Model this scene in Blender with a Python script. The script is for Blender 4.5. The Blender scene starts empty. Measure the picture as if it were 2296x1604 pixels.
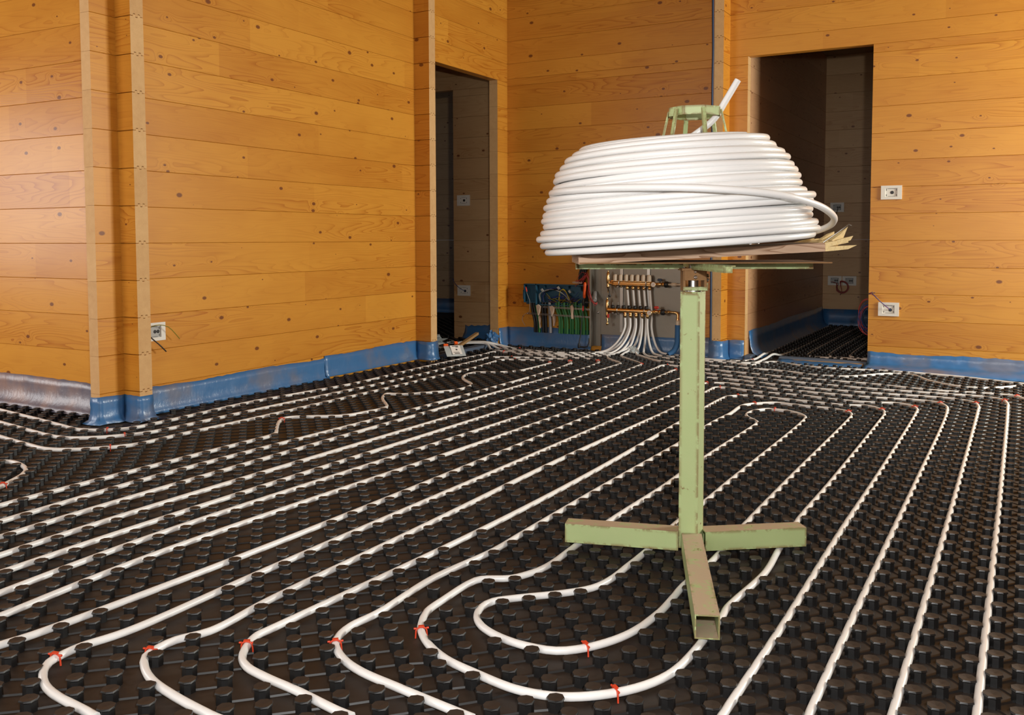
import bpy, math, random
import numpy as np
from mathutils import Vector, Matrix, kdtree

random.seed(7)
rng = np.random.default_rng(11)
scene = bpy.context.scene
COL = scene.collection

# ---------------------------------------------------------------- camera
CAM_H = .83
YAW, PITCH, ROLL = -.5038, .0597, -.0023
_f = Vector((math.sin(YAW) * math.cos(PITCH), math.cos(YAW) * math.cos(PITCH), -math.sin(PITCH)))
_r = Vector((math.cos(YAW), -math.sin(YAW), 0))
_u = _r.cross(_f)
_r2 = math.cos(ROLL) * _r + math.sin(ROLL) * _u
_u2 = -math.sin(ROLL) * _r + math.cos(ROLL) * _u
cam_data = bpy.data.cameras.new('camera')
cam_data.sensor_fit = 'HORIZONTAL'
cam_data.sensor_width = 36
cam_data.lens = 2094.2 / 2296 * 36
cam_data.shift_y = -(802 - 660) / 2296
cam_data.clip_start = .02
cam = bpy.data.objects.new('camera', cam_data)
cam.matrix_world = Matrix(((_r2.x, _u2.x, -_f.x, 0), (_r2.y, _u2.y, -_f.y, 0), (_r2.z, _u2.z, -_f.z, CAM_H), (0, 0, 0, 1)))
COL.objects.link(cam)
scene.camera = cam

# ---------------------------------------------------------------- world, lights, exposure
world = bpy.data.worlds.new('world')
scene.world = world
world.use_nodes = True
world.node_tree.nodes['Background'].inputs[0].default_value = (.80, .88, 1, 1)
world.node_tree.nodes['Background'].inputs[1].default_value = .25

def area_light(name, loc, target, sx, sy, power, color):
    d = bpy.data.lights.new(name, 'AREA')
    d.shape = 'RECTANGLE'
    d.size, d.size_y = sx, sy
    d.energy = power
    d.color = color
    o = bpy.data.objects.new(name, d)
    o.location = loc
    o.rotation_euler = (Vector(target) - Vector(loc)).to_track_quat('-Z', 'Y').to_euler()
    COL.objects.link(o)
    return o

# the photographer's flash just above and to the right of the lens
area_light('camera_flash', (.17, .03, 1.02), (-2.2, 4.2, .62), .07, .05, 40, (1, .99, .97))
# daylight entering through the window openings of the unseen walls
area_light('daylight_side_window', (2.36, 5.35, 1.45), (-3.6, 3.0, .7), 1.1, 1.2, 205, (.98, 1, .92))
area_light('daylight_left_window', (-6.16, 1.25, 1.15), (-4.2, 2.4, .4), 1.3, 1.1, 30, (1, .95, .92))
area_light('daylight_rear_window', (-4.1, -1.45, 1.45), (-4.1, 3, .7), 1.7, 1.3, 70, (1, .94, .86))
area_light('daylight_rear_door', (-.6, -1.45, 1.25), (-1.2, 5, .8), 1.6, 1.9, 36, (1, .98, .95))

vs = scene.view_settings
vs.view_transform = 'Standard'
vs.look = 'None'
vs.gamma = 1
vs.use_curve_mapping = False
vs.exposure = .0

# ---------------------------------------------------------------- materials
MATS = {}

def new_mat(name):
    m = bpy.data.materials.new(name)
    m.use_nodes = True
    MATS[name] = m
    return m, m.node_tree.nodes, m.node_tree.links, m.node_tree.nodes['Principled BSDF']

def simple(name, col, rough=.5, metal=0, spec=.5, bump=None, coat=0):
    m, N, L, P = new_mat(name)
    P.inputs['Base Color'].default_value = (*col, 1)
    P.inputs['Roughness'].default_value = rough
    P.inputs['Metallic'].default_value = metal
    P.inputs['Specular IOR Level'].default_value = spec
    P.inputs['Coat Weight'].default_value = coat
    if bump:
        t = N.new('ShaderNodeTexNoise'); t.inputs['Scale'].default_value = bump[0]
        c = N.new('ShaderNodeTexCoord'); L.new(c.outputs['Object'], t.inputs['Vector'])
        b = N.new('ShaderNodeBump'); b.inputs['Strength'].default_value = bump[1]; b.inputs['Distance'].default_value = .004
        L.new(t.outputs['Fac'], b.inputs['Height']); L.new(b.outputs['Normal'], P.inputs['Normal'])
    return m

def mth(N, L, op, a, b=None, c=None, clamp=False):
    n = N.new('ShaderNodeMath'); n.operation = op; n.use_clamp = clamp
    for i, v in enumerate((a, b, c)):
        if v is None: continue
        if isinstance(v, (int, float)): n.inputs[i].default_value = v
        else: L.new(v, n.inputs[i])
    return n.outputs[0]

def mixc(N, L, fac, a, b, mode='MIX'):
    n = N.new('ShaderNodeMix'); n.data_type = 'RGBA'; n.blend_type = mode
    for sock, v in ((n.inputs[0], fac), (n.inputs[6], a), (n.inputs[7], b)):
        if isinstance(v, (int, float)): sock.default_value = v
        elif isinstance(v, tuple): sock.default_value = (*v, 1)
        else: L.new(v, sock)
    return n.outputs[2]

def smooth(N, L, v, lo, hi):
    n = N.new('ShaderNodeMapRange'); n.interpolation_type = 'SMOOTHSTEP'
    L.new(v, n.inputs[0])
    for i, x in ((1, lo), (2, hi)):
        if isinstance(x, (int, float)): n.inputs[i].default_value = x
        else: L.new(x, n.inputs[i])
    return n.outputs[0]

def comb(N, L, x, y, z=0):
    n = N.new('ShaderNodeCombineXYZ')
    for i, v in enumerate((x, y, z)):
        if isinstance(v, (int, float)): n.inputs[i].default_value = v
        else: L.new(v, n.inputs[i])
    return n.outputs[0]

def noise(N, L, vec, scale, detail=2, rough=.5, dim='3D'):
    n = N.new('ShaderNodeTexNoise'); n.noise_dimensions = dim
    n.inputs['Scale'].default_value = scale; n.inputs['Detail'].default_value = detail; n.inputs['Roughness'].default_value = rough
    L.new(vec, n.inputs['Vector'])
    return n.outputs['Fac']

def wood_mat(name, axis, light=(.64, .285, .034), dark=(.43, .140, .010), tone=1.0):
    """varnished spruce boards: contour-line grain, knots, finger-joint tone steps; grain runs along x or y"""
    m, N, L, P = new_mat(name)
    tc = N.new('ShaderNodeTexCoord'); sp = N.new('ShaderNodeSeparateXYZ'); L.new(tc.outputs['Object'], sp.inputs[0])
    oi = N.new('ShaderNodeObjectInfo'); rnd = oi.outputs['Random']
    u = sp.outputs[0 if axis == 'x' else 1]; w = sp.outputs[1 if axis == 'x' else 0]; v = sp.outputs[2]
    us = mth(N, L, 'ADD', u, mth(N, L, 'MULTIPLY', rnd, 53.0))
    vsn = mth(N, L, 'ADD', mth(N, L, 'ADD', v, w), mth(N, L, 'MULTIPLY', rnd, 17.0))
    # knots
    kv = N.new('ShaderNodeTexVoronoi'); kv.voronoi_dimensions = '2D'; kv.feature = 'F1'; kv.inputs['Scale'].default_value = 1
    L.new(comb(N, L, mth(N, L, 'MULTIPLY', us, 4.0), mth(N, L, 'MULTIPLY', vsn, 6.4)), kv.inputs['Vector'])
    kc = N.new('ShaderNodeSeparateColor'); L.new(kv.outputs['Color'], kc.inputs[0])
    kr = mth(N, L, 'MULTIPLY', mth(N, L, 'SUBTRACT', kc.outputs[0], .22), .115)
    d = kv.outputs['Distance']
    kn = smooth(N, L, d, kr, mth(N, L, 'MULTIPLY', kr, .55))
    kn = mth(N, L, 'MULTIPLY', kn, mth(N, L, 'GREATER_THAN', kr, .006))
    big = mth(N, L, 'GREATER_THAN', kr, .03)
    halo = mth(N, L, 'MULTIPLY', big, mth(N, L, 'POWER', 2.718, mth(N, L, 'MULTIPLY', mth(N, L, 'MULTIPLY', d, d), -60.0)))
    # rings as contour lines of a stretched noise field
    n1 = noise(N, L, comb(N, L, mth(N, L, 'MULTIPLY', us, .62), mth(N, L, 'MULTIPLY', vsn, 6.5), 3.1), 1.0, 2.5, .45)
    f = mth(N, L, 'ADD', mth(N, L, 'ADD', n1, mth(N, L, 'MULTIPLY', vsn, .55)), mth(N, L, 'MULTIPLY', halo, .10))
    ring = mth(N, L, 'FRACT', mth(N, L, 'MULTIPLY', f, 27.0))
    ring = mth(N, L, 'POWER', ring, 4.0)
    fade = smooth(N, L, noise(N, L, comb(N, L, mth(N, L, 'MULTIPLY', us, .5), mth(N, L, 'MULTIPLY', vsn, 3.0), 9), 1.0, 1), .40, .66)
    ring = mth(N, L, 'MULTIPLY', ring, mth(N, L, 'ADD', mth(N, L, 'MULTIPLY', fade, .75), .20))
    fib = noise(N, L, comb(N, L, mth(N, L, 'MULTIPLY', us, 4.0), mth(N, L, 'MULTIPLY', vsn, 190.0)), 1.0, 2)
    # tone steps: board, and finger-jointed lengths inside a board
    seg = mth(N, L, 'FLOOR', mth(N, L, 'MULTIPLY', mth(N, L, 'ADD', u, mth(N, L, 'MULTIPLY', rnd, 9.0)), .72))
    wn = N.new('ShaderNodeTexWhiteNoise'); wn.noise_dimensions = '2D'; L.new(comb(N, L, seg, mth(N, L, 'MULTIPLY', rnd, 31.0)), wn.inputs['Vector'])
    cloud = noise(N, L, comb(N, L, mth(N, L, 'MULTIPLY', us, 1.6), mth(N, L, 'MULTIPLY', vsn, 5.0), 5), 1.0, 3, .6)
    t = mth(N, L, 'MULTIPLY', ring, .85)
    t = mth(N, L, 'ADD', t, mth(N, L, 'MULTIPLY', mth(N, L, 'SUBTRACT', fib, .5), .35))
    t = mth(N, L, 'ADD', t, mth(N, L, 'MULTIPLY', mth(N, L, 'SUBTRACT', wn.outputs['Value'], .5), .42))
    t = mth(N, L, 'ADD', t, mth(N, L, 'MULTIPLY', mth(N, L, 'SUBTRACT', cloud, .5), .9))
    t = mth(N, L, 'ADD', t, .22, clamp=True)
    col = mixc(N, L, t, tuple(c * tone for c in light), tuple(c * tone for c in dark))
    col = mixc(N, L, mth(N, L, 'MULTIPLY', kn, .90), col, (.15, .036, .008))
    L.new(col, P.inputs['Base Color'])
    P.inputs['Roughness'].default_value = .36
    P.inputs['Specular IOR Level'].default_value = .42
    b = N.new('ShaderNodeBump'); b.inputs['Strength'].default_value = .10; b.inputs['Distance'].default_value = .0015
    L.new(mth(N, L, 'ADD', ring, mth(N, L, 'MULTIPLY', fib, .6)), b.inputs['Height']); L.new(b.outputs['Normal'], P.inputs['Normal'])
    return m

wood_mat('wood_x', 'x')
wood_mat('wood_y', 'y')
wood_mat('raw_x', 'x', (.62, .39, .19), (.46, .25, .10))
wood_mat('raw_y', 'y', (.56, .31, .16), (.40, .19, .085))

def endgrain():
    m, N, L, P = new_mat('wood_end')
    tc = N.new('ShaderNodeTexCoord')
    oi = N.new('ShaderNodeObjectInfo')
    a = noise(N, L, tc.outputs['Object'], 26, 4, .65)
    b = noise(N, L, tc.outputs['Object'], 230, 2)
    t = mth(N, L, 'ADD', mth(N, L, 'MULTIPLY', a, .8), mth(N, L, 'MULTIPLY', b, .35))
    t = mth(N, L, 'ADD', t, mth(N, L, 'MULTIPLY', mth(N, L, 'SUBTRACT', oi.outputs['Random'], .5), .35))
    t = mth(N, L, 'SUBTRACT', t, .10, clamp=True)
    L.new(mixc(N, L, t, (.72, .46, .21), (.50, .27, .10)), P.inputs['Base Color'])
    P.inputs['Roughness'].default_value = .75
endgrain()

def film_mat(name, base, warm):
    """blue foam edge strip with a crinkled glossy foil over it"""
    m, N, L, P = new_mat(name)
    tc = N.new('ShaderNodeTexCoord')
    a = noise(N, L, tc.outputs['Object'], 5, 3)
    col = mixc(N, L, smooth(N, L, a, .46, .72), base, warm)
    L.new(col, P.inputs['Base Color'])
    P.inputs['Roughness'].default_value = .42
    P.inputs['Coat Weight'].default_value = .6
    P.inputs['Coat Roughness'].default_value = .22
    mp = N.new('ShaderNodeMapping'); mp.inputs['Scale'].default_value = (1, 1, .45); mp.inputs['Rotation'].default_value = (.5, .3, .2); L.new(tc.outputs['Object'], mp.inputs[0])
    c = noise(N, L, mp.outputs[0], 62, 3, .6)
    d = noise(N, L, tc.outputs['Object'], 11, 2)
    b = N.new('ShaderNodeBump'); b.inputs['Strength'].default_value = .6; b.inputs['Distance'].default_value = .006
    L.new(mth(N, L, 'ADD', mth(N, L, 'MULTIPLY', c, .8), mth(N, L, 'MULTIPLY', d, .4)), b.inputs['Height'])
    L.new(b.outputs['Normal'], P.inputs['Coat Normal'])
    b2 = N.new('ShaderNodeBump'); b2.inputs['Strength'].default_value = .3; b2.inputs['Distance'].default_value = .01
    L.new(d, b2.inputs['Height']); L.new(b2.outputs['Normal'], P.inputs['Normal'])
film_mat('film_blue', (.040, .155, .36), (.13, .16, .24))
film_mat('film_clear', (.115, .115, .16), (.26, .165, .145))

def mat_black():
    """black deep-drawn plastic with brown site dust on its upward faces"""
    m, N, L, P = new_mat('mat_black')
    g = N.new('ShaderNodeNewGeometry'); sp = N.new('ShaderNodeSeparateXYZ'); L.new(g.outputs['Normal'], sp.inputs[0])
    tc = N.new('ShaderNodeTexCoord')
    n1 = noise(N, L, tc.outputs['Object'], 3.0, 4, .6)
    n2 = noise(N, L, tc.outputs['Object'], 70, 3)
    up = smooth(N, L, sp.outputs[2], .6, .95)
    dust = mth(N, L, 'MULTIPLY', up, mth(N, L, 'MULTIPLY', mth(N, L, 'ADD', n1, .25), mth(N, L, 'ADD', n2, .35)), clamp=True)
    L.new(mixc(N, L, dust, (.008, .0075, .0075), (.036, .022, .0145)), P.inputs['Base Color'])
    L.new(mth(N, L, 'ADD', mth(N, L, 'MULTIPLY', dust, .28), .42), P.inputs['Roughness'])
    P.inputs['Specular IOR Level'].default_value = .5
mat_black()

def pipe_mat(name, col, printed):
    m, N, L, P = new_mat(name)
    P.inputs['Roughness'].default_value = .30
    P.inputs['Specular IOR Level'].default_value = .45
    if not printed:
        P.inputs['Base Color'].default_value = (*col, 1); return
    uv = N.new('ShaderNodeUVMap'); uv.uv_map = 'UVMap'; sp = N.new('ShaderNodeSeparateXYZ'); L.new(uv.outputs[0], sp.inputs[0])
    s, a = sp.outputs[0], sp.outputs[1]
    band = mth(N, L, 'LESS_THAN', mth(N, L, 'ABSOLUTE', mth(N, L, 'SUBTRACT', a, .31)), .055)
    run = mth(N, L, 'LESS_THAN', mth(N, L, 'FRACT', mth(N, L, 'MULTIPLY', s, .93)), .46)
    gl = noise(N, L, comb(N, L, mth(N, L, 'MULTIPLY', s, 330.0), mth(N, L, 'MULTIPLY', a, 34.0)), 1.0, 0)
    ink = mth(N, L, 'MULTIPLY', mth(N, L, 'MULTIPLY', band, run), mth(N, L, 'GREATER_THAN', gl, .50))
    L.new(mixc(N, L, mth(N, L, 'MULTIPLY', ink, .75), col, (.16, .15, .15)), P.inputs['Base Color'])
pipe_mat('pipe_white', (.80, .79, .775), True)
pipe_mat('coil_white', (.76, .755, .745), False)

def paint_green():
    """chipped green enamel over rust, upper faces dirty"""
    m, N, L, P = new_mat('paint_green')
    tc = N.new('ShaderNodeTexCoord'); g = N.new('ShaderNodeNewGeometry'); sp = N.new('ShaderNodeSeparateXYZ'); L.new(g.outputs['Normal'], sp.inputs[0])
    n1 = noise(N, L, tc.outputs['Object'], 34, 5, .68)
    n2 = noise(N, L, tc.outputs['Object'], 7, 4, .6)
    n3 = noise(N, L, tc.outputs['Object'], 150, 2)
    bv = N.new('ShaderNodeBevel'); bv.samples = 4; bv.inputs['Radius'].default_value = .010
    dp = N.new('ShaderNodeVectorMath'); dp.operation = 'DOT_PRODUCT'; L.new(bv.outputs[0], dp.inputs[0]); L.new(g.outputs['Normal'], dp.inputs[1])
    edge = smooth(N, L, dp.outputs['Value'], .985, .90)
    wear = mth(N, L, 'ADD', mth(N, L, 'ADD', n1, mth(N, L, 'MULTIPLY', n2, .5)), mth(N, L, 'MULTIPLY', edge, .22))
    rust = smooth(N, L, wear, .89, .97)
    col = mixc(N, L, n2, (.32, .43, .175), (.41, .485, .235))
    col = mixc(N, L, mth(N, L, 'MULTIPLY', n3, .25), col, (.45, .42, .24))
    col = mixc(N, L, rust, col, (.17, .085, .022))
    up = smooth(N, L, sp.outputs[2], .6, .95)
    lowz = N.new('ShaderNodeSeparateXYZ'); L.new(tc.outputs['Object'], lowz.inputs[0])
    foot = mth(N, L, 'LESS_THAN', lowz.outputs[2], .12)
    dirt = mth(N, L, 'MULTIPLY', mth(N, L, 'MULTIPLY', up, foot), smooth(N, L, n1, .66, .50))
    col = mixc(N, L, mth(N, L, 'MULTIPLY', dirt, .9), col, (.46, .33, .235))
    L.new(col, P.inputs['Base Color'])
    L.new(mth(N, L, 'ADD', mth(N, L, 'MULTIPLY', rust, .3), .45), P.inputs['Roughness'])
    b = N.new('ShaderNodeBump'); b.inputs['Strength'].default_value = .25; b.inputs['Distance'].default_value = .002
    L.new(wear, b.inputs['Height']); L.new(b.outputs['Normal'], P.inputs['Normal'])
paint_green()

def old_wood():
    m, N, L, P = new_mat('old_wood')
    tc = N.new('ShaderNodeTexCoord'); mp = N.new('ShaderNodeMapping'); mp.inputs['Rotation'].default_value = (0, 0, -.504); L.new(tc.outputs['Object'], mp.inputs[0])
    sp = N.new('ShaderNodeSeparateXYZ'); L.new(mp.outputs[0], sp.inputs[0])
    n1 = noise(N, L, comb(N, L, mth(N, L, 'MULTIPLY', sp.outputs[0], 4.0), mth(N, L, 'MULTIPLY', sp.outputs[1], 14.0), mth(N, L, 'MULTIPLY', sp.outputs[2], 26.0)), 1.0, 2)
    ring = mth(N, L, 'POWER', mth(N, L, 'FRACT', mth(N, L, 'MULTIPLY', n1, 9.0)), 3.0)
    L.new(mixc(N, L, ring, (.50, .335, .225), (.235, .12, .06)), P.inputs['Base Color'])
    P.inputs['Roughness'].default_value = .8
old_wood()

simple('split_wood', (.72, .55, .27), .85, bump=(120, .8))
simple('rust', (.23, .115, .04), .8, bump=(90, .6))
simple('steel', (.42, .41, .39), .35, 1)
simple('galvanised', (.25, .23, .195), .45, .6, bump=(14, .25))
simple('chrome', (.75, .74, .72), .18, 1)
simple('brass', (.72, .46, .20), .24, 1)
simple('cap_white', (.70, .60, .47), .45)
simple('plastic_white', (.76, .73, .66), .4)
simple('plastic_grey', (.40, .40, .38), .5)
simple('plastic_black', (.012, .012, .013), .4)
simple('plastic_red', (.58, .03, .015), .4)
simple('clip_red', (.62, .055, .018), .42)
simple('orange', (.85, .115, .015), .4)
simple('box_blue', (.022, .10, .17), .5)
simple('hose_blue', (.022, .11, .27), .65, bump=(60, .3))
simple('blue_dark', (.012, .035, .085), .4)
simple('conduit_green', (.018, .155, .035), .45)
simple('conduit_green_light', (.05, .24, .07), .45)
simple('conduit_grey', (.33, .33, .34), .5)
simple('wire_blue', (.02, .055, .24), .45)
simple('wire_brown', (.09, .03, .015), .45)
simple('wire_yellow', (.52, .42, .02), .45)
simple('wire_olive', (.24, .22, .02), .5)
simple('wire_red', (.48, .06, .055), .45)
simple('plaster', (.60, .44, .33), .85, bump=(60, .6))
simple('sill_orange', (.62, .33, .09), .7)
simple('foam_grey', (.085, .115, .17), .6)
simple('floor_screed', (.05, .045, .04), .9)
simple('stick_wood', (.37, .215, .085), .7)
simple('bag_clear', (.42, .46, .47), .2, coat=.6)
simple('label_white', (.78, .74, .70), .5)
simple('ink', (.06, .05, .05), .6)
simple('ceiling_board', (.30, .18, .07), .6)
simple('wall_plain', (.55, .27, .055), .5)

# ---------------------------------------------------------------- mesh helpers
class MB:
    def __init__(self):
        self.v, self.f, self.m, self.uv, self.sm = [], [], [], [], []
    def add(self, verts, faces, mi=0, smooth=False, uvs=None):
        o = len(self.v)
        self.v += [tuple(p) for p in verts]
        for k, fc in enumerate(faces):
            self.f.append(tuple(o + i for i in fc)); self.m.append(mi); self.sm.append(smooth)
            self.uv.append(uvs[k] if uvs else None)
        return self
    def box(self, x0, x1, y0, y1, z0, z1, mi=0, bev=0):
        if bev <= 0:
            vs_ = [(x, y, z) for z in (z0, z1) for y in (y0, y1) for x in (x0, x1)]
            return self.add(vs_, [(0, 2, 3, 1), (4, 5, 7, 6), (0, 1, 5, 4), (2, 6, 7, 3), (0, 4, 6, 2), (1, 3, 7, 5)], mi)
        b = min(bev, (x1 - x0) * .45, (y1 - y0) * .45, (z1 - z0) * .45)
        ring = lambda i: [(x0 + i + (0 if i else b), y0 + i), (x1 - i - (0 if i else b), y0 + i), (x1 - i, y0 + i + (0 if i else b)), (x1 - i, y1 - i - (0 if i else b)), (x1 - i - (0 if i else b), y1 - i), (x0 + i + (0 if i else b), y1 - i), (x0 + i, y1 - i - (0 if i else b)), (x0 + i, y0 + i + (0 if i else b))]
        pts = []
        for z, i in ((z0, b), (z0 + b, 0), (z1 - b, 0), (z1, b)):
            pts += [(px, py, z) for px, py in ring(0)] if i == 0 else [(min(max(px, x0 + b), x1 - b), min(max(py, y0 + b), y1 - b), z) for px, py in ring(0)]
        fc = [tuple(range(7, -1, -1)), tuple(range(24, 32))]
        for r in range(3):
            for k in range(8):
                a, c = r * 8 + k, r * 8 + (k + 1) % 8
                fc.append((a, c, c + 8, a + 8))
        return self.add(pts, fc, mi)
    def obox(self, c, ax, ay, az, hx, hy, hz, mi=0):
        c, ax, ay, az = (np.array(q, float) for q in (c, ax, ay, az))
        vs_ = [c + sx * hx * ax + sy * hy * ay + sz * hz * az for sz in (-1, 1) for sy in (-1, 1) for sx in (-1, 1)]
        return self.add(vs_, [(0, 2, 3, 1), (4, 5, 7, 6), (0, 1, 5, 4), (2, 6, 7, 3), (0, 4, 6, 2), (1, 3, 7, 5)], mi)
    def tube(self, path, r, n=8, mi=0, caps=True, closed=False, smooth=True, uvs=False):
        P = np.array(path, float); k = len(P)
        if closed: T = np.roll(P, -1, 0) - np.roll(P, 1, 0)
        else:
            T = np.empty_like(P); T[1:-1] = P[2:] - P[:-2]; T[0] = P[1] - P[0]; T[-1] = P[-1] - P[-2]
        T /= np.linalg.norm(T, axis=1)[:, None] + 1e-12
        ref = np.array((0, 0, 1.)) if abs(T[0][2]) < .9 else np.array((1., 0, 0))
        nrm = np.cross(T[0], ref); nrm /= np.linalg.norm(nrm)
        R = r if hasattr(r, '__len__') else [r] * k
        ang = np.arange(n) / n * 2 * math.pi
        vs_ = []; arc = 0; arcs = []
        for i in range(k):
            if i:
                nrm = nrm - T[i] * nrm.dot(T[i]); nrm /= np.linalg.norm(nrm) + 1e-12
                arc += np.linalg.norm(P[i] - P[i - 1])
            arcs.append(arc)
            bn = np.cross(T[i], nrm)
            for a in ang: vs_.append(P[i] + R[i] * (math.cos(a) * nrm + math.sin(a) * bn))
        fc, uv = [], []
        for i in range(k if closed else k - 1):
            j = (i + 1) % k
            for a in range(n):
                b = (a + 1) % n
                fc.append((i * n + a, i * n + b, j * n + b, j * n + a))
                uv.append(((arcs[i], a / n), (arcs[i], (a + 1) / n), (arcs[j], (a + 1) / n), (arcs[j], a / n)))
        self.add(vs_, fc, mi, smooth, uv if uvs else None)
        if caps and not closed:
            self.add(vs_[:n], [tuple(range(n - 1, -1, -1))], mi); self.add(vs_[-n:], [tuple(range(n))], mi)
        return self
    def cyl(self, p0, p1, r0, r1=None, n=12, mi=0, smooth=True, caps=True):
        return self.tube([p0, p1], [r0, r0 if r1 is None else r1], n, mi, caps, smooth=smooth)
    def lathe(self, base, axis, prof, n=14, mi=0, smooth=True):
        ax = np.array(axis, float); ax /= np.linalg.norm(ax); b = np.array(base, float)
        ref = np.array((1., 0, 0)) if abs(ax[0]) < .9 else np.array((0, 1., 0))
        e1 = np.cross(ax, ref); e1 /= np.linalg.norm(e1); e2 = np.cross(ax, e1)
        vs_ = [b + ax * t + rr * (math.cos(q * 2 * math.pi / n) * e1 + math.sin(q * 2 * math.pi / n) * e2) for rr, t in prof for q in range(n)]
        fc = [(i * n + q, i * n + (q + 1) % n, (i + 1) * n + (q + 1) % n, (i + 1) * n + q) for i in range(len(prof) - 1) for q in range(n)]
        self.add(vs_, fc, mi, smooth)
        self.add(vs_[:n], [tuple(range(n - 1, -1, -1))], mi); self.add(vs_[-n:], [tuple(range(n))], mi)
        return self
    def data(self, name, mats):
        me = bpy.data.meshes.new(name)
        me.from_pydata(self.v, [], self.f)
        for mm in mats: me.materials.append(MATS[mm])
        me.polygons.foreach_set('material_index', self.m)
        me.polygons.foreach_set('use_smooth', self.sm)
        if any(u is not None for u in self.uv):
            lay = me.uv_layers.new(name='UVMap')
            flat = []
            for fc, u in zip(self.f, self.uv):
                for i in range(len(fc)): flat += list(u[i]) if u is not None else [0., 0.]
            lay.data.foreach_set('uv', flat)
        me.update()
        return me
    def build(self, name, mats, parent=None, label=None, cat=None, group=None, kind=None):
        if isinstance(mats, str): mats = [mats]
        o = bpy.data.objects.new(name, self.data(name, mats))
        COL.objects.link(o)
        if parent is not None: o.parent = parent
        return tag(o, label, cat, group, kind)

def tag(o, label=None, cat=None, group=None, kind=None):
    for k, v in (('label', label), ('category', cat), ('group', group), ('kind', kind)):
        if v: o[k] = v
    return o

def thing(name, label=None, cat=None, group=None, kind=None):
    o = bpy.data.objects.new(name, None)
    o.empty_display_size = .05
    COL.objects.link(o)
    return tag(o, label, cat, group, kind)

def spline(pts, step=.018, closed=False):
    """centripetal Catmull-Rom through the points, sampled about every step"""
    P = [np.array(p, float) for p in pts]
    P = [P[0] * 2 - P[1]] + P + [P[-1] * 2 - P[-2]]
    out = []
    for i in range(1, len(P) - 2):
        p0, p1, p2, p3 = P[i - 1:i + 3]
        L_ = np.linalg.norm(p2 - p1)
        if L_ < 1e-6: continue
        t0 = 0; t1 = t0 + max(np.linalg.norm(p1 - p0), 1e-6) ** .5; t2 = t1 + L_ ** .5; t3 = t2 + max(np.linalg.norm(p3 - p2), 1e-6) ** .5
        n = max(2, int(L_ / step))
        for q in range(n):
            t = t1 + (t2 - t1) * q / n
            a1 = (t1 - t) / (t1 - t0) * p0 + (t - t0) / (t1 - t0) * p1
            a2 = (t2 - t) / (t2 - t1) * p1 + (t - t1) / (t2 - t1) * p2
            a3 = (t3 - t) / (t3 - t2) * p2 + (t - t2) / (t3 - t2) * p3
            b1 = (t2 - t) / (t2 - t0) * a1 + (t - t0) / (t2 - t0) * a2
            b2 = (t3 - t) / (t3 - t1) * a2 + (t - t1) / (t3 - t1) * a3
            out.append((t2 - t) / (t2 - t1) * b1 + (t - t1) / (t2 - t1) * b2)
    out.append(P[-2])
    return np.array(out)

# ---------------------------------------------------------------- the log walls, board by board
COURSE0, COURSE, TOP = .14, .168, 2.66
LEVELS = [0.0] + [COURSE0 + COURSE * i for i in range(16)]
ZIG = [(0, 0), (.22, 0), (.25, .009), (.40, .009), (.43, -.004), (.58, -.004), (.61, .009), (.76, .009), (.79, 0), (1, 0)]

def plank(parent, axis, a0, a1, c0, c1, z0, z1, zig=False, raw=False):
    """one board; axis = direction of its length, c0..c1 its thickness; boards meet in a small V groove"""
    ch, g = (.0022, .0012) if zig else (.0017, .0004)
    t = c1 - c0
    if zig:
        top = [(c0 + q * t, z1 + s - g) for q, s in ZIG]
        bot = [(c0 + q * t, z0 + s + .0016) for q, s in ZIG]
        top[0] = (c0 + ch, z1 - g); top[-1] = (c1 - ch, z1 - g); bot[0] = (c0 + ch, z0 + g); bot[-1] = (c1 - ch, z0 + g)
        prof = [(c0, z0 + ch)] + bot + [(c1, z0 + ch), (c1, z1 - ch)] + top[::-1] + [(c0, z1 - ch)]
    else:
        prof = [(c0 + ch, z0 + g), (c1 - ch, z0 + g), (c1, z0 + ch), (c1, z1 - ch), (c1 - ch, z1 - g), (c0 + ch, z1 - g), (c0, z1 - ch), (c0, z0 + ch)]
    n = len(prof)
    if axis == 'x': V = [(a, c, z) for a in (a0, a1) for c, z in prof]
    else: V = [(c, a, z) for a in (a0, a1) for c, z in prof]
    mb = MB()
    mb.add(V, [(i, (i + 1) % n, n + (i + 1) % n, n + i) for i in range(n)])
    mb.add(V, [tuple(range(n - 1, -1, -1)), tuple(range(n, 2 * n))], 1)
    o = mb.build('plank', [('raw_' if raw else 'wood_') + axis, 'wood_end'], parent)
    return o

def log_wall(name, axis, a0, a1, c0, c1, openings=(), zig=False, ztop=TOP, own=None, raw=False):
    w = own or thing(name, kind='structure')
    for i in range(len(LEVELS) - 1):
        z0, z1 = LEVELS[i], LEVELS[i + 1]
        if z0 >= ztop: break
        # split a course in height where a lintel cuts it
        cuts = sorted({z0, z1} | {oz for _, _, oz in openings if z0 < oz < z1})
        for b, e in zip(cuts[:-1], cuts[1:]):
            spans = [(a0, a1)]
            for o0, o1, oz in openings:
                if b < oz - 1e-4:
                    spans = [s for p0, p1 in spans for s in ((p0, min(p1, o0)), (max(p0, o1), p1)) if s[1] - s[0] > .01]
            for p0, p1 in spans: plank(w, axis, p0, p1, c0, c1, b, e, zig, raw)
    return w

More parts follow.
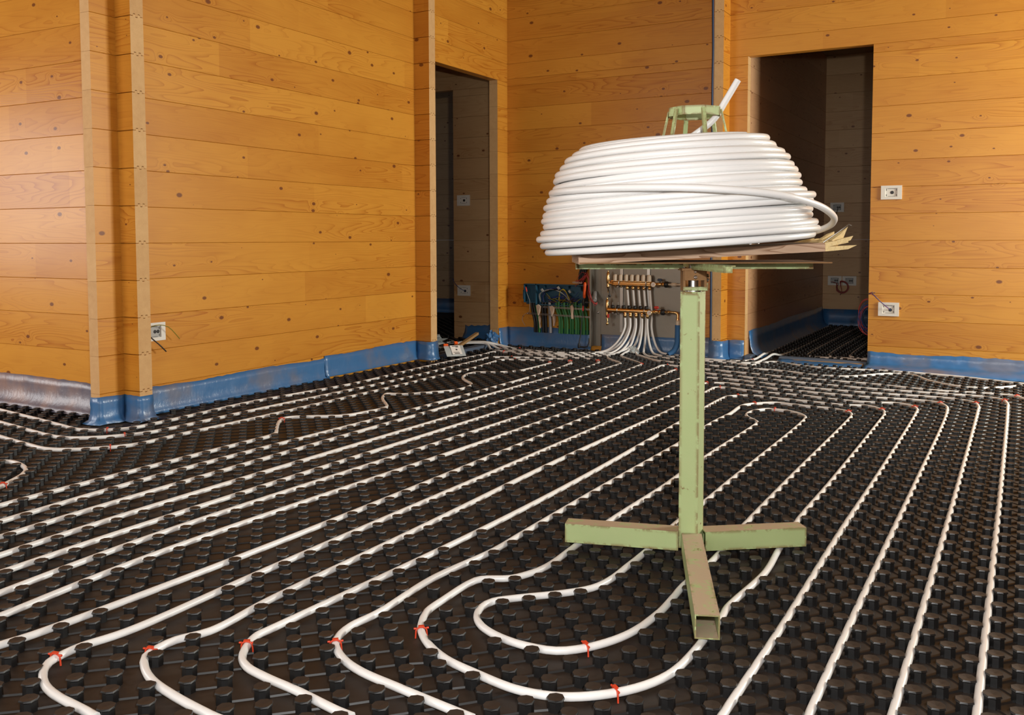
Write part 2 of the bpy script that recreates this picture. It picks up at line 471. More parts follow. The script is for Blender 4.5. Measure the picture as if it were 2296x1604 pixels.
XL, XLB = -3.60, -3.66
wl = log_wall('wall_left', 'y', 2.726, 5.19, XLB, XL)
wc = log_wall('wall_front_left', 'x', -6.2, XLB, 2.858, 2.928)
log_wall('', 'x', XL, -3.50, 2.858, 2.928, zig=True, own=wc)
wr = log_wall('wall_left_return', 'x', XLB, -3.481, 5.19, 5.263, zig=True)
wd = log_wall('wall_left_door', 'y', 5.263, 6.30, -3.58, -3.51, openings=((5.285, 6.148, 2.016),))
wb = log_wall('wall_back', 'x', -3.58, 2.4, 6.30, 6.37, openings=((-1.667, -.878, 2.042),))
ws = log_wall('wall_back_stub', 'y', 6.149, 6.30, -1.853, -1.79, zig=True)
wh = log_wall('wall_hall', 'x', -6.4, -3.58, 6.55, 6.62, openings=((-5.05, -4.16, 2.045),), raw=True)
wf = log_wall('wall_far_left', 'x', -7.4, -4.0, 8.75, 8.82, raw=True)
wu = log_wall('wall_utility_left', 'y', 6.37, 9.05, -1.737, -1.667, raw=True)
wub = log_wall('wall_utility_back', 'x', -1.737, 1.6, 9.05, 9.12, raw=True)

def plain(name, boxes, m):
    mb = MB()
    for b in boxes: mb.box(*b)
    return mb.build(name, m, kind='structure')
# walls the camera does not see, with the openings the daylight comes through
plain('wall_right', [(2.4, 2.47, -1.5, 4.75, 0, TOP), (2.4, 2.47, 5.95, 6.37, 0, TOP), (2.4, 2.47, 4.75, 5.95, 0, .85), (2.4, 2.47, 4.75, 5.95, 2.1, TOP)], 'wall_plain')
plain('wall_rear', [(-6.27, -5.0, -1.57, -1.5, 0, TOP), (-3.2, -1.45, -1.57, -1.5, 0, TOP), (.25, 2.47, -1.57, -1.5, 0, TOP), (-5.0, -3.2, -1.57, -1.5, 0, .75), (-5.0, -3.2, -1.57, -1.5, 2.15, TOP), (-1.45, .25, -1.57, -1.5, 2.2, TOP)], 'wall_plain')
plain('wall_far_side', [(-6.27, -6.2, -1.5, .55, 0, TOP), (-6.27, -6.2, 1.95, 2.86, 0, TOP), (-6.27, -6.2, .55, 1.95, 0, .6), (-6.27, -6.2, .55, 1.95, 2.0, TOP)], 'wall_plain')
plain('wall_hall_side', [(-6.47, -6.4, 2.93, 6.62, 0, TOP), (-7.47, -7.4, 6.62, 8.8, 0, TOP), (-4.07, -4.0, 6.62, 8.8, 0, TOP), (1.6, 1.67, 6.37, 9.1, 0, TOP)], 'wall_plain')
plain('ceiling', [(-7.5, 2.5, -1.6, 9.2, TOP, TOP + .05)], 'ceiling_board')
plain('ceiling_utility', [(-1.667, 1.6, 6.37, 9.05, 2.50, 2.53)], 'ceiling_board')
plain('floor', [(-7.5, 2.5, -1.6, 9.2, -.06, -.002)], 'floor_screed')

# ---------------------------------------------------------------- heating pipes: plan coordinates of each run
PIPES = {
'spiral': [(-0.989,1.225),(-1.021,1.228),(-1.136,1.25),(-1.216,1.261),(-1.282,1.276),(-1.316,1.297),(-1.342,1.33),(-1.368,1.389),(-1.366,1.422),(-1.32,2.172),(-1.308,2.846),(-1.328,3.959),(-1.339,4.491),(-1.338,4.606),(-1.328,4.694),(-1.275,4.76),(-1.205,4.788),(-1.113,4.767),(-1.029,4.755),(-0.93,4.742),(-0.85,4.731),(-0.765,4.723),(-0.655,4.751),(-0.603,4.707),(-0.573,4.654),(-0.557,4.566),(-0.554,4.335),(-0.554,3.201),(-0.555,3.088),(-0.559,2.728),(-0.549,2.443),(-0.539,2.25),(-0.559,1.994),(-0.555,1.937),(-0.555,1.825),(-0.557,1.698),(-0.567,1.627),(-0.591,1.568),(-0.627,1.518),(-0.676,1.475),(-0.723,1.452),(-0.79,1.444),(-0.888,1.463),(-0.968,1.486),(-1.036,1.526),(-1.082,1.569),(-1.106,1.605),(-1.13,1.662),(-1.135,1.734),(-1.136,1.848),(-1.126,1.884),(-1.067,1.923),(-1.043,1.967),(-1.027,2.03),(-1.029,2.219),(-1.035,2.456),(-1.026,2.882),(-1.029,3.071),(-1.028,3.456),(-1.019,4.043),(-1.022,4.097),(-1.047,4.14),(-1.082,4.183),(-1.11,4.242),(-1.117,4.314),(-1.102,4.38),(-1.059,4.443),(-1.028,4.446),(-0.98,4.442),(-0.926,4.412),(-0.887,4.371),(-0.862,4.319),(-0.852,4.175),(-0.854,3.042),(-0.853,2.806),(-0.859,2.551),(-0.849,2.245),(-0.85,2.136),(-0.853,2.026),(-0.869,1.958),(-0.915,1.897),(-0.995,1.821),(-1.032,1.778),(-1.037,1.735),(-1.018,1.687),(-0.984,1.651),(-0.919,1.621),(-0.855,1.612),(-0.795,1.621),(-0.75,1.661),(-0.703,1.751),(-0.682,1.892),(-0.686,2.087),(-0.677,2.259),(-0.683,2.6),(-0.685,3.134),(-0.681,4.354),(-0.684,4.461),(-0.702,4.526),(-0.726,4.562),(-0.807,4.598),(-0.893,4.603),(-0.98,4.619),(-1.062,4.635),(-1.141,4.575),(-1.182,4.515),(-1.195,4.451),(-1.188,4.247),(-1.197,4.02),(-1.196,3.761),(-1.191,3.551),(-1.201,2.788),(-1.202,2.225),(-1.202,2.073),(-1.23,1.829),(-1.22,1.599),(-1.228,1.518),(-1.217,1.466),(-1.198,1.434),(-1.143,1.391),(-1.078,1.365),(-0.985,1.348),(-0.871,1.329),(-0.805,1.319)],
'm33': [(-1.174,1.11),(-1.208,1.113),(-1.313,1.13),(-1.4,1.153),(-1.454,1.182),(-1.489,1.213),(-1.499,1.25),(-1.498,1.293),(-1.47,1.359),(-1.48,1.539),(-1.479,2.086),(-1.489,3.043),(-1.461,4.352),(-1.471,4.848),(-1.471,4.947),(-1.446,4.971),(-1.38,4.969),(-1.277,4.936),(-1.159,4.915),(-1.001,4.909),(-0.821,4.866),(-0.67,4.859),(-0.539,4.897),(-0.47,4.854),(-0.437,4.766),(-0.431,4.634),(-0.429,3.272),(-0.433,2.653),(-0.43,1.939),(-0.435,1.541),(-0.435,1.481)],
'm36': [(-1.374,1.015),(-1.405,1.019),(-1.517,1.033),(-1.563,1.049),(-1.603,1.074),(-1.633,1.107),(-1.641,1.143),(-1.641,1.184),(-1.621,1.271),(-1.622,1.689),(-1.609,3.289),(-1.594,4.745),(-1.588,4.987),(-1.546,5.093),(-1.5,5.12),(-1.425,5.128),(-1.332,5.108),(-1.195,5.068),(-1.068,5.048),(-0.692,5.015),(-0.47,5.039),(-0.375,5.017),(-0.325,4.927),(-0.309,4.775),(-0.304,3.339),(-0.306,2.721),(-0.306,1.611),(-0.305,1.552)],
'm39': [(-1.796,1.058),(-1.79,1.109),(-1.778,1.166),(-1.746,1.819),(-1.739,3.555),(-1.745,5.08),(-1.735,5.2),(-1.68,5.27),(-1.569,5.288),(-1.432,5.273),(-1.339,5.249),(-1.244,5.22),(-1.153,5.195),(-0.712,5.158),(-0.435,5.176),(-0.298,5.162),(-0.215,5.102),(-0.187,5.001),(-0.183,4.843),(-0.179,3.407),(-0.18,2.224),(-0.181,1.679),(-0.182,1.619)],
'm42': [(-1.925,1.136),(-1.929,1.197),(-1.958,1.636),(-1.87,3.823),(-1.881,5.341),(-1.889,5.463),(-1.867,5.517),(-1.654,5.447),(-1.472,5.419),(-1.134,5.355),(-0.734,5.31),(-0.352,5.307),(-0.174,5.303),(-0.093,5.255),(-0.066,5.15),(-0.062,4.987),(-0.055,3.474),(-0.054,2.292),(-0.054,1.749),(-0.054,1.689)],
'm45': [(-2.051,1.212),(-2.057,1.278),(-2.085,1.744),(-2.005,4.099),(-2.019,5.515),(-2.027,5.651),(-1.997,5.684),(-1.705,5.616),(-1.429,5.566),(-1.169,5.519),(-0.758,5.484),(-0.405,5.409),(-0.179,5.426),(-0.038,5.411),(0.006,5.337),(0.129,5.257)],
'm48': [(-2.177,1.289),(-2.182,1.358),(-2.192,1.834),(-2.143,4.38),(-2.132,5.082),(-2.153,5.544),(-2.164,5.652),(-2.209,5.724),(-2.354,5.881),(-2.423,5.962),(-2.461,6.039),(-2.47,6.133)],
'm51': [(-2.297,1.361),(-2.305,1.436),(-2.321,1.944),(-2.278,4.657),(-2.289,5.152),(-2.289,5.533),(-2.292,5.615),(-2.327,5.672),(-2.423,5.776),(-2.49,5.867),(-2.526,5.944),(-2.525,6.017),(-2.511,6.111)],
'm54': [(-2.442,1.449),(-2.447,1.526),(-2.462,2.064),(-2.426,4.959),(-2.41,5.248),(-2.426,5.523),(-2.438,5.602),(-2.486,5.686),(-2.535,5.739),(-2.598,5.752),(-2.72,5.745),(-2.9,5.735),(-3.0,5.742),(-3.157,5.778),(-3.239,5.811),(-3.305,5.815),(-3.34,5.796),(-3.343,5.73),(-3.325,5.602),(-3.332,5.481),(-3.332,4.882),(-3.306,4.099),(-3.381,3.417),(-3.364,2.926),(-3.37,2.708),(-3.401,2.654),(-3.476,2.596),(-3.549,2.575),(-3.684,2.597),(-3.905,2.637),(-4.294,2.701),(-4.602,2.757)],
'm57': [(-2.582,1.534),(-2.583,1.613),(-2.606,2.186),(-2.547,3.73),(-2.553,5.219),(-2.582,5.441),(-2.586,5.492),(-2.612,5.543),(-2.654,5.593),(-2.725,5.651),(-2.82,5.635),(-2.923,5.626),(-3.077,5.576),(-3.177,5.535),(-3.212,5.504),(-3.202,5.393),(-3.193,5.252),(-3.172,4.648),(-3.168,4.227),(-3.21,3.243),(-3.213,2.82),(-3.23,2.673),(-3.271,2.59),(-3.324,2.518),(-3.424,2.447),(-3.508,2.436),(-3.667,2.457),(-4.001,2.515),(-4.274,2.559)],
'jog': [(-2.729,1.623),(-2.74,1.712),(-2.735,2.295),(-2.727,2.752),(-2.726,2.864),(-2.743,2.917),(-2.806,2.991),(-2.907,3.118),(-2.937,3.189),(-2.913,3.233),(-2.743,3.355),(-2.705,3.477),(-2.69,3.581),(-2.699,3.636),(-2.745,3.693),(-2.839,3.792),(-2.902,3.882),(-2.925,3.947),(-2.85,3.968),(-2.77,4.057),(-2.677,4.212),(-2.676,4.364),(-2.712,4.445),(-2.798,4.527),(-2.869,4.607),(-2.914,4.699),(-2.922,4.822),(-2.775,4.932),(-2.724,5.01),(-2.711,5.114),(-2.706,5.318),(-2.708,5.422),(-2.736,5.483),(-2.783,5.525),(-2.89,5.506),(-2.997,5.479),(-3.053,5.45),(-3.077,5.414),(-3.062,5.257),(-3.035,4.992),(-3.042,4.456),(-3.039,4.232),(-3.059,3.089),(-3.079,2.701),(-3.077,2.584),(-3.089,2.48),(-3.15,2.385),(-3.234,2.309),(-3.326,2.275),(-3.471,2.29),(-3.709,2.329),(-3.981,2.381)],
'hook': [(-3.346,1.996),(-3.315,2.044),(-3.286,2.06),(-3.253,2.077),(-3.173,2.067),(-3.087,2.029),(-3.044,1.991),(-3.016,1.958),(-2.973,1.888),(-2.949,1.845),(-2.92,1.738)],
'M1': [(-2.422,6.191),(-2.374,6.121),(-2.322,6.063),(-2.152,5.885),(-2.05,5.851),(-1.964,5.831),(-1.763,5.805),(-1.485,5.781),(-1.341,5.78),(-1.2,5.735),(-1.09,5.69),(-0.898,5.722),(-0.717,5.941),(-0.593,5.975),(-0.464,5.758),(-0.352,5.642),(-0.25,5.602),(-0.121,5.67),(0.004,5.832),(0.144,6.017)],
'M2': [(-2.369,6.224),(-2.311,6.13),(-2.252,6.064),(-2.11,6.021),(-2.009,5.995),(-1.805,5.985),(-1.607,5.96),(-1.54,5.944),(-1.488,6.087),(-1.439,6.178),(-1.292,6.096),(-1.108,6.029),(-0.717,6.069),(-0.341,6.017),(0.004,5.886),(0.141,5.872)],
}
CLIPS = [(-1.639,1.129),(-1.491,1.23),(-1.351,1.338),(-1.199,1.442),(-1.076,1.564),(-0.749,1.654),(-0.625,1.509),(-1.439,4.952),(-1.271,4.742),(-1.137,4.558),(-1.023,4.43),(-0.714,4.541),(-0.588,4.677),(-0.461,4.825),(-0.365,4.992),(-0.208,5.076),(-0.084,5.219),(-0.038,5.391),(-3.47,6.153),(-3.253,6.069),(-3.279,5.806),(-3.071,5.553),(-2.986,5.459),(-2.713,5.437),(-2.631,5.562),(-2.484,5.673),(-2.169,5.655),(-1.99,5.663),(-1.86,5.497),(-1.587,6.174),(-1.506,6.15),(-1.539,5.07),(-3.422,2.614),(-3.258,2.581),(-3.114,2.405),(-2.948,1.861),(-2.928,3.158)]
PR = .0082            # pipe radius
PZ = .0142            # height of the pipe axis above the mat sheet
LOWX = [-2.500, -2.460, -2.417, -2.371, -2.332]      # lower manifold outlets
UPX = [-2.503, -2.459, -2.416, -2.377, -2.334]       # upper manifold outlets

def riser(i, upper, foot):
    """from a manifold outlet down to the mat; foot = first plan points on the floor"""
    if upper: top = [(UPX[i], 6.252, .475), (UPX[i] + .006, 6.252, .40), (UPX[i] + .018, 6.250, .28), (UPX[i] + .020, 6.240, .20)]
    else: top = [(LOWX[i], 6.205, .262), (LOWX[i] + .001, 6.203, .20)]
    x0, y0 = top[-1][0], top[-1][1]
    fx, fy = foot
    mid = [(x0 + (fx - x0) * .16, y0 + (fy - y0) * .14, .125), (x0 + (fx - x0) * .42, y0 + (fy - y0) * .42, .062), (x0 + (fx - x0) * .74, y0 + (fy - y0) * .74, .026)]
    return top + mid

def flat(pts, z=PZ): return [(p[0], p[1], p[2] if len(p) > 2 else z) for p in pts]

RUNS = {k: flat(v) for k, v in PIPES.items()}
RUNS['m48'] = RUNS['m48'][:-1] + [(-2.462, 6.085, .02)] + riser(2, True, (-2.46, 6.10))[::-1][1:]
RUNS['m51'] = RUNS['m51'][:-2] + [(-2.522, 6.02, .014), (-2.50, 6.09, .028)] + riser(2, False, (-2.49, 6.10))[::-1][1:]
RUNS['M1'] = riser(3, False, (-2.40, 6.13)) + RUNS['M1'][1:]
RUNS['M2'] = riser(3, True, (-2.35, 6.17)) + RUNS['M2'][1:]
RUNS['D1'] = riser(0, False, (-2.66, 6.09)) + flat([(-2.72, 6.045), (-2.81, 5.995), (-2.95, 5.965), (-3.11, 5.985), (-3.29, 6.03, .013), (-3.41, 6.04, .030), (-3.53, 6.00, .055), (-3.72, 5.95, .05)])
RUNS['D2'] = riser(0, True, (-2.63, 6.09)) + flat([(-2.66, 6.05), (-2.72, 5.955), (-2.85, 5.918), (-2.97, 5.905), (-3.20, 5.945), (-3.33, 5.985, .013), (-3.43, 6.02, .035), (-3.53, 5.97, .056), (-3.72, 5.92, .05)])
RUNS['D3'] = riser(1, False, (-2.57, 6.04)) + flat([(-2.61, 5.98), (-2.69, 5.905), (-2.82, 5.868), (-2.95, 5.858), (-3.12, 5.880), (-3.30, 5.92), (-3.40, 5.955, .02), (-3.50, 5.97, .05), (-3.72, 5.89, .05)])
RUNS['D4'] = riser(1, True, (-2.52, 6.02)) + flat([(-2.56, 5.94), (-2.64, 5.858), (-2.77, 5.82), (-2.90, 5.808), (-3.15, 5.832), (-3.33, 5.862), (-3.42, 5.89, .018), (-3.50, 5.945, .05), (-3.72, 5.86, .05)])
RUNS['M3'] = riser(4, False, (-2.27, 6.19)) + flat([(-2.20, 6.135), (-2.045, 6.103), (-1.836, 6.045), (-1.738, 6.042), (-1.60, 6.030), (-1.54, 6.07), (-1.50, 6.19, .03), (-1.485, 6.34, .044), (-1.475, 6.52, .02), (-1.46, 6.75), (-1.46, 8.9)])
RUNS['M4'] = riser(4, True, (-2.22, 6.24)) + flat([(-2.16, 6.235), (-2.06, 6.20), (-1.95, 6.13), (-1.87, 6.108), (-1.72, 6.10), (-1.633, 6.125), (-1.575, 6.20, .02), (-1.545, 6.32, .044), (-1.575, 6.50, .025), (-1.585, 6.70), (-1.585, 8.9)])

LABELS = {
 'spiral': 'innermost white heating pipe, double spiral passing beneath the feet of the green stand',
 'm33': 'white heating pipe with the second front U-bend counted from the bottom left corner',
 'm36': 'white heating pipe with the leftmost front U-bend in the bottom left corner',
 'm39': 'lowest of the white heating pipes that run off the left edge',
 'm42': 'white heating pipe that runs off the left edge second from the bottom',
 'm45': 'white heating pipe third from the bottom at the left edge, ending at the right edge',
 'm48': 'white heating pipe bent sharply at a red clip below the manifold, its rightmost hooked bend',
 'm51': 'white heating pipe with a sharp bend below the manifold but no red clip on it',
 'm54': 'white heating pipe passing closest to the wrapped wooden pillar and the left wall',
 'm57': 'middle one of the three white pipes curving around the wrapped wooden pillar',
 'jog': 'white heating pipe with three S-shaped kinks in the middle of the floor',
 'hook': 'short hooked white pipe end at the left edge below the pillar pipes',
 'M1': 'wavy white heating pipe weaving in front of the right wall',
 'M2': 'outermost white heating pipe lying along the film of the right wall',
 'M3': 'lower of two white pipes turning from the manifold into the right doorway',
 'M4': 'upper of two white pipes turning into the right doorway, close to the wall film',
 'D1': 'white pipe from the manifold to the left doorway, nearest the back wall',
 'D2': 'white pipe from the manifold to the left doorway, second from the back wall',
 'D3': 'white pipe from the manifold to the left doorway, third from the back wall',
 'D4': 'white pipe from the manifold to the left doorway, fourth from the back wall',
}
PATHS = {}
tree_pts = []
for k, pts in RUNS.items():
    P = spline(pts, .016)
    PATHS[k] = P
    mb = MB(); mb.tube(P, PR, 10, uvs=True)
    mb.build('heating_pipe', 'pipe_white', label=LABELS[k], cat='pipe', group='white pipes of the floor heating')
    tree_pts += [tuple(p) for p in P if p[2] < .03]

# pipes of the room behind the right doorway
UT = []
for k in range(5):
    X = -1.325 + .135 * k; Y = 6.56 + .035 * k
    UT.append(spline(flat([(X, 8.9), (X, Y + .18), (X + .015, Y + .06), (X + .08, Y), (X + .25, Y - .005), (1.45, Y - .005)]), .03))
for k, P in enumerate(UT):
    MB().tube(P, PR, 8, uvs=True).build('heating_pipe', 'pipe_white', label=('first', 'second', 'third', 'fourth', 'fifth')[k] + ' cornering pipe counted from the left on the floor inside the right doorway', cat='pipe', group='pipes behind the right doorway')
    tree_pts += [tuple(p) for p in P]
HP = spline(flat([(-4.5, 6.28), (-4.2, 6.30), (-4.05, 6.29), (-3.97, 6.24), (-3.95, 6.16), (-3.99, 6.09), (-4.1, 6.06), (-4.5, 6.06)]), .02)
MB().tube(HP, PR, 8, uvs=True).build('heating_pipe', 'pipe_white', label='small white pipe loop on the floor inside the left doorway', cat='pipe', group='white pipes of the floor heating')
tree_pts += [tuple(p) for p in HP]
HP2 = spline(flat([(-4.5, 5.86), (-3.9, 5.85), (-3.72, 5.78), (-3.66, 5.62), (-3.66, 5.3)]), .02)
MB().tube(HP2, PR, 8, uvs=True).build('heating_pipe', 'pipe_white', label='white pipe turning just behind the sill of the left doorway', cat='pipe', group='white pipes of the floor heating')
tree_pts += [tuple(p) for p in HP2]

# ---------------------------------------------------------------- studded insulation mat
kd = kdtree.KDTree(len(tree_pts))
for i, p in enumerate(tree_pts): kd.insert((p[0], p[1], 0), i)
kd.balance()
SLOT = [-12, 0, 3, 6, 9, 12, 15, 19, 23, 27, 30, 33, 36, 39, 42, 45, 48, 51, 54, 57, 61, 68, 71, 74, 140]
SLOTX = [.0418 * q for q in (11, -1.30, -4.27, -7.27, -10.25, -13.39, -16.39, -20.43, -24.5, -28.8, -31.8, -34.95, -38.3, -41.7, -44.8, -48, -51.3, -54.6, -58, -61.2, -65.3, -72.8, -76.0, -79.5, -149.0)]
SY = .046
ZN = .0238            # stud height

def inside(x, y):
    """where the mat lies: 1 main room, 2 hall, 3 utility room, 0 nowhere"""
    if y < 6.37:
        if x > -3.66:
            if x < -3.455 and 2.62 < y < 3.02: return 0
            if x < -3.53 and y < 5.30: return 0 if y > 2.62 else 1
            if x < -3.43 and 5.1 < y < 5.31: return 0
            if x < -3.49 and y >= 5.31: return 2 if y < 6.50 and x < -3.60 else 0
            lim = 6.20 if x < -1.95 else (6.10 if x < -1.62 else 6.15 - .33 * (x + .86) if x > -.86 else 6.15)
            if -1.88 < x < -1.76 and y > 6.09: return 0
            return 1 if y < lim else 0
        if y < 2.79: return 1
        return 2 if y > 3.0 else 0
    if x < -3.62:
        if y < 6.50: return 2
        if -5.0 < x < -4.2 and y < 6.7: return 2
        return 2 if 6.68 < y < 8.70 and x < -4.1 else 0
    return 3 if -1.60 < x < 1.5 and 6.44 < y < 9.0 else 0

CF = np.array(_f); CR_ = np.array(_r2); CU = np.array(_u2)
def in_view(x, y, mx=.36, my=.36):
    d = np.array((x, y, -CAM_H)); z = d @ CF
    if z < .3: return False
    px = 1148 + 2094.2 * (d @ CR_) / z; py = 660 - 2094.2 * (d @ CU) / z
    return -2296 * mx < px < 2296 * (1 + mx) and py < 1604 * (1 + my)

studs = []
row_lo, row_hi = -9, 118
for j in range(row_lo, row_hi):
    m = j + .5
    x0 = float(np.interp(m, SLOT, SLOTX))
    for i in range(3, 100):
        y = .30 + (2 * i + (j % 2)) * SY
        x = x0 - .045 * min(max((2.8 - y) / 1.6, 0), 1) ** 1.5 * min(max((m - 24) / 12, 0), 1)
        r = inside(x, y)
        if not r or not in_view(x, y): continue
        if r == 2 and y < 5.2: continue
        co, idx, dist = kd.find((x, y, 0))
        need = PR + .0134
        if dist < need:
            dx, dy = x - co[0], y - co[1]
            if dist < .0015: dx, dy = 1, .2
            q = math.hypot(dx, dy)
            x, y = co[0] + dx / q * need, co[1] + dy / q * need
            co, idx, dist = kd.find((x, y, 0))
            if dist < PR + .0095: continue
        studs.append((x, y, r))

# one stud: faceted post under an overhanging rim with eight lobes and a dished top
def stud_geo():
    n = 8
    prof = [(.0150, 0, 0), (.0143, .0182, 0), (.0168, .0206, .0007), (.0158, ZN, .0004)]
    V, Fc = [], []
    for r, z, lob in prof:
        for k in range(n):
            a = (k + .5) * 2 * math.pi / n
            rr = r + (lob if k % 2 else -lob)
            V.append((rr * math.cos(a), rr * math.sin(a), z))
    for q in range(3):
        for k in range(n): Fc.append((q * n + k, q * n + (k + 1) % n, (q + 1) * n + (k + 1) % n, (q + 1) * n + k))
    c = len(V); V.append((0, 0, ZN - .0016))
    for k in range(n): Fc.append((3 * n + k, 3 * n + (k + 1) % n, c))
    return V, Fc
SV, SF = stud_geo()
stud_mesh = MB().add(SV, SF).data('stud', ['mat_black'])

def stud_field(parent, pts, name):
    V = np.array(SV); base = np.array([(x, y, 0) for x, y, _ in pts])
    allv = (base[:, None, :] + V[None, :, :]).reshape(-1, 3)
    faces = []
    nv = len(SV)
    for i in range(len(pts)): faces += [tuple(i * nv + q for q in f) for f in SF]
    me = bpy.data.meshes.new(name); me.from_pydata(allv.tolist(), [], faces); me.materials.append(MATS['mat_black']); me.update()
    o = bpy.data.objects.new(name, me); COL.objects.link(o); o.parent = parent; o['kind'] = 'stuff'
    return o

mat1 = thing('insulation_mat', 'black studded floor heating mat covering the main room floor', 'mat')
mat2 = thing('insulation_mat', 'black studded mat on the dark floor seen through the left doorway', 'mat')
mat3 = thing('insulation_mat', 'black studded mat on the dark floor seen through the right doorway', 'mat')
main = [s for s in studs if s[2] == 1]
def shown(s):
    d = np.array((s[0], s[1], ZN - CAM_H)); z = d @ CF
    px = 1148 + 2094.2 * (d @ CR_) / z; py = 660 - 2094.2 * (d @ CU) / z
    return 0 < px < 2296 and py < 1600
near = sorted([s for s in main if shown(s)], key=lambda s: math.hypot(s[0], s[1]))[:300]
nearset = set(near)
for x, y, _ in near:
    o = bpy.data.objects.new('stud', stud_mesh); o.location = (x, y, 0); COL.objects.link(o); o.parent = mat1
stud_field(mat1, [s for s in main if s not in nearset], 'stud_field')
stud_field(mat2, [s for s in studs if s[2] == 2], 'stud_field')
stud_field(mat3, [s for s in studs if s[2] == 3], 'stud_field')

sh = MB()
sh.box(-6.15, XLB - .01, -1.45, 2.84, -.002, 0); sh.box(XLB - .01, XL + .07, -1.45, 2.70, -.002, 0); sh.box(XL + .07, 2.38, -1.45, 5.17, -.002, 0); sh.box(-3.47, 2.38, 5.17, 6.14, -.002, 0)
sh.box(-3.47, -1.87, 6.14, 6.28, -.002, 0)
sh.build('sheet', 'mat_black', mat1)
MB().box(-6.35, -3.60, 3.0, 6.53, -.002, 0).box(-5.04, -4.17, 6.53, 6.64, -.002, 0).box(-7.35, -4.1, 6.64, 8.73, -.002, 0).build('sheet', 'mat_black', mat2)
MB().box(-1.65, 1.58, 6.40, 9.03, -.002, 0).build('sheet', 'mat_black', mat3)
# thin moulded ridges that link each stud with its diagonal neighbours
rb = MB()
kst = kdtree.KDTree(len(main))
for q, s in enumerate(main): kst.insert((s[0], s[1], 0), q)
kst.balance()
for x, y, _ in main:
    for sx, hh in ((1, .0032), (-1, .0020)):
        co, idx, dist = kst.find((x + sx * .0425, y + SY, 0))
        if dist > .016: continue
        d = np.array((co[0] - x, co[1] - y)); L_ = np.linalg.norm(d); d /= L_; nn = np.array((-d[1], d[0])) * .0022
        a = np.array((x, y)) + d * .011; b = np.array((co[0], co[1])) - d * .011
        rb.add([(*(a - nn), 0), (*(b - nn), 0), (*a, hh), (*b, hh), (*(a + nn), 0), (*(b + nn), 0)], [(0, 1, 3, 2), (2, 3, 5, 4)])
rb.build('ridge_lines', 'mat_black', mat1, kind='stuff')

# ---------------------------------------------------------------- red pipe clips
def clip_mesh():
    mb = MB()
    a = .0112
    path = [(-a - .001, 0, .001), (-a, 0, .014)] + [(-a * math.cos(t), 0, .0155 + .0085 * math.sin(t)) for t in np.linspace(0, math.pi, 9)] + [(a, 0, .014), (a + .001, 0, .001)]
    mb.tube(path, .0019, 6)
    mb.obox((0, 0, .0255), (1, 0, 0), (0, 1, 0), (0, 0, 1), .0060, .0034, .0016)
    mb.cyl((-a - .0045, 0, .0215), (-a + .001, 0, .0215), .0022, n=6)
    mb.cyl((a - .001, 0, .0215), (a + .0045, 0, .0215), .0022, n=6)
    return mb.data('pipe_clip', ['clip_red'])
CLM = clip_mesh()
allp = [(p[0], p[1], P[min(i + 1, len(P) - 1)] - P[max(i - 1, 0)]) for P in list(PATHS.values()) for i, p in enumerate(P) if p[2] < .035]
kc = kdtree.KDTree(len(allp))
for i, p in enumerate(allp): kc.insert((p[0], p[1], 0), i)
kc.balance()
CLIP_LABELS = ['red staple clip on the leftmost front pipe bend', 'red staple clip on the second front pipe bend from the left', 'red staple clip on the third front pipe bend from the left', 'red staple clip on the fourth front pipe bend from the left', 'red staple clip on the fifth front pipe bend from the left', 'red staple clip on the small inner pipe loop in front of the stand', 'red staple clip nearest the bottom edge, on the large loop before the stand',
 'red clip right of the green post, on the second highest pipe arch', 'red clip right of the green post, on the third pipe arch from the back', 'red clip on the pipe arch just outside the innermost hook', 'red clip on top of the innermost pipe hook right of the post',
 'red clip on the leftmost of the right-hand pipe corners', 'red clip on the second right-hand pipe corner from the left', 'red clip on the third right-hand pipe corner from the left', 'red clip on the fourth right-hand pipe corner from the left', 'red clip on the fifth right-hand pipe corner from the left', 'red clip on the sixth right-hand pipe corner, near the right edge', 'red clip closest to the right edge, on the pipe leaving the picture',
 'small red clip where the pipes fan out of the left doorway', 'reddish clip beside the rearmost pipe near the back wall film', 'red clip on the rear one of the three wall pipes turning below the left doorway', 'red clip on the middle one of the three wall pipes turning below the left doorway', 'red clip on the front one of the three wall pipes turning below the left doorway',
 'red clip on the leftmost sharp hairpin left of the manifold pipes', 'red clip on the second sharp hairpin from the left', 'red clip on the third sharp hairpin from the left', 'red clip on the sharp hairpin below the right end of the manifold',
 'red clip on the rear pipe arch just left of the green post', 'red clip on the front pipe arch touching the left side of the green post', 'red clip on the pipe turning into the right doorway, left one', 'red clip on the pipe turning into the right doorway, right one', 'red clip touching the right side of the green post',
 'red clip on the pipe nearest the wrapped pillar', 'red clip on the middle pipe around the wrapped pillar', 'red clip on the front pipe around the wrapped pillar', 'red clip on the hooked pipe end at the left edge', 'red clip on the first S-shaped kink of the kinked pipe']
for i, (x, y) in enumerate(CLIPS):
    co, idx, dist = kc.find((x, y, 0)); t = allp[idx][2]
    o = bpy.data.objects.new('pipe_clip', CLM); COL.objects.link(o)
    o.location = (co[0], co[1], 0); o.rotation_euler = (0, 0, math.atan2(t[1], t[0]) + math.pi / 2)
    lab = CLIP_LABELS[i]
    tag(o, lab, 'clip', 'red pipe clips')

